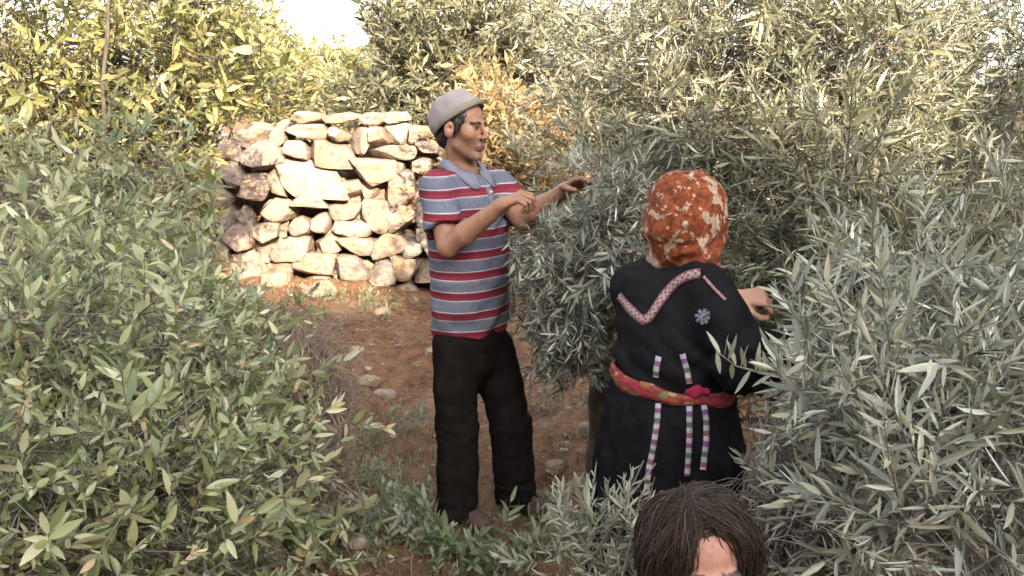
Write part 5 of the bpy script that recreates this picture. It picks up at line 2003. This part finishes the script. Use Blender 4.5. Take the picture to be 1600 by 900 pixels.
def strand_mat():
    m, nt, b = nmat('brown_hair')
    c = ramp(nt, attr(nt, 'rnd').outputs['Fac'], [(0, (.010, .007, .005)), (.6, (.032, .020, .013)), (1, (.085, .052, .030))])
    nt.links.new(c, b.inputs['Base Color'])
    b.inputs['Roughness'].default_value = .6
    b.inputs['Specular IOR Level'].default_value = .22
    return m


M['strand'] = strand_mat()
me, hv, hq = Hk.skin('hair', [M['strand']], .005, None, kroot, disp=lambda X, Y, Z: .005 * vnoise(X, Y, Z, .02, 61), attrs=lambda V: {'rnd': np.full(len(V), .25)})
hairo = link('hair', me, kid)
# loose locks swept from a side parting, each a bundle of strands
rs = np.random.RandomState(404)
hb = BVHTree.FromPolygons([Vector(v) for v in hv], [list(map(int, q)) for q in hq])
crown_p = KP(.022, -.045, .118)
paths, tones = [], []
for i in range(4200):
    a_ = rs.uniform(-math.pi, math.pi) if i % 3 else rs.uniform(.2, 2.9)
    dv = kr * math.cos(a_) + kf * math.sin(a_)
    p = crown_p + dv * rs.uniform(0, .06) + kf * rs.uniform(-.02, .09)
    g_ = norm(dv * .9 + kr * .45 * np.sign(dv @ kr + .1) + rs.randn(3) * .22)
    pts = []
    n = 9
    step = rs.uniform(.014, .021)
    vel = g_
    for j in range(n):
        loc, nrm, _, _ = hb.find_nearest(Vector(p))
        loc, nrm = np.array(loc), np.array(nrm)
        lift = .003 + .005 * rs.rand() + (.010 * (j / n) ** 2 if i % 6 == 0 else 0) + (.012 * math.sin(j / n * 3.1) if i % 17 == 0 else 0)
        q = loc + nrm * lift
        pts.append(q)
        vel = norm(vel * .8 + np.array([0, 0, -.30]) + kr * .05 * np.sign((q - kc) @ kr) + rs.randn(3) * .16)
        vel = norm(vel - nrm * (vel @ nrm) * .9)
        p = q + vel * step
    pts = np.array(pts)
    for _ in range(2):
        pts[1:-1] = (pts[:-2] + 2 * pts[1:-1] + pts[2:]) / 4
    L_ = (pts - kc) @ Fk.T / .93
    bad = (np.abs(L_[:, 0] + .006) < .040 - .25 * np.clip(L_[:, 2] - .06, 0, .1)) & (L_[:, 1] > .03) & (L_[:, 2] < .098 + .01 * math.sin(i))
    if bad.any() and rs.rand() < .90:
        k0 = int(np.argmax(bad))
        if k0 < 2:
            continue
        e0 = pts[k0 - 1].copy()
        for j in range(k0, n):
            pts[j] = e0 + (j - k0 + 1) * (kr * .0035 * np.sign((e0 - kc) @ kr + .01) + np.array([0, 0, -.001]))
    paths.append(pts); tones.append(np.clip(rs.normal(.45, .25), 0, 1))
paths = np.array(paths)
acc = Acc()
V_, Q_ = tubes(paths, np.array([.5, 1, 1.2, 1.2, 1.1, 1, .9, .7, .3]) * .0007, 3)
acc.add(V_, Q_, 0, np.repeat(tones, 27))
lk = link('strands', acc.mesh('strands', [M['strand']], kroot), hairo)
lk['kind'] = 'stuff'
M['kid_shirt'] = cloth_mat('grey_shirt_cloth', (.10, .06, .06), (.14, .09, .085))
Ks = Flesh()
kcol = np.array([kn[0], kn[1], 0])
Ks.column(kcol, kr, kf, [(kroot[2] + .50, .125, .095, 0, 0), (kroot[2] + .68, .12, .09, 0, 0), (kn[2] - .06, .12, .085, 0, 0), (kn[2] - .015, .07, .06, 0, 0)], .02)
for sgn in (-1, 1):
    s_ = kn + kr * .115 * sgn - [0, 0, .05]
    Ks.chain([kn - [0, 0, .04], s_, s_ + kr * .03 * sgn - [0, 0, .13]], [.045, .05, .052], .03)
me, _, _ = Ks.skin('shirt', [M['kid_shirt']], .008, None, kroot, disp=lambda X, Y, Z: .005 * vnoise(X, Y, Z, .05, 63))
link('shirt', me, kid)
Kt = Flesh()
Kt.column(np.array([pel[0], pel[1], 0]), kr, kf, [(kroot[2] + .46, .12, .09, 0, 0), (kroot[2] + .56, .115, .088, 0, 0)], .02)
for sgn in (-1, 1):
    Kt.chain([pel + kr * .06 * sgn, kroot + kr * .07 * sgn + [0, 0, .3], kroot + kr * .075 * sgn + [0, 0, .07]], [.082, .066, .06], .03)
me, _, _ = Kt.skin('trousers', [M['trousers']], .01, None, kroot, disp=lambda X, Y, Z: .005 * vnoise(X, Y, Z, .06, 64))
link('trousers', me, kid)
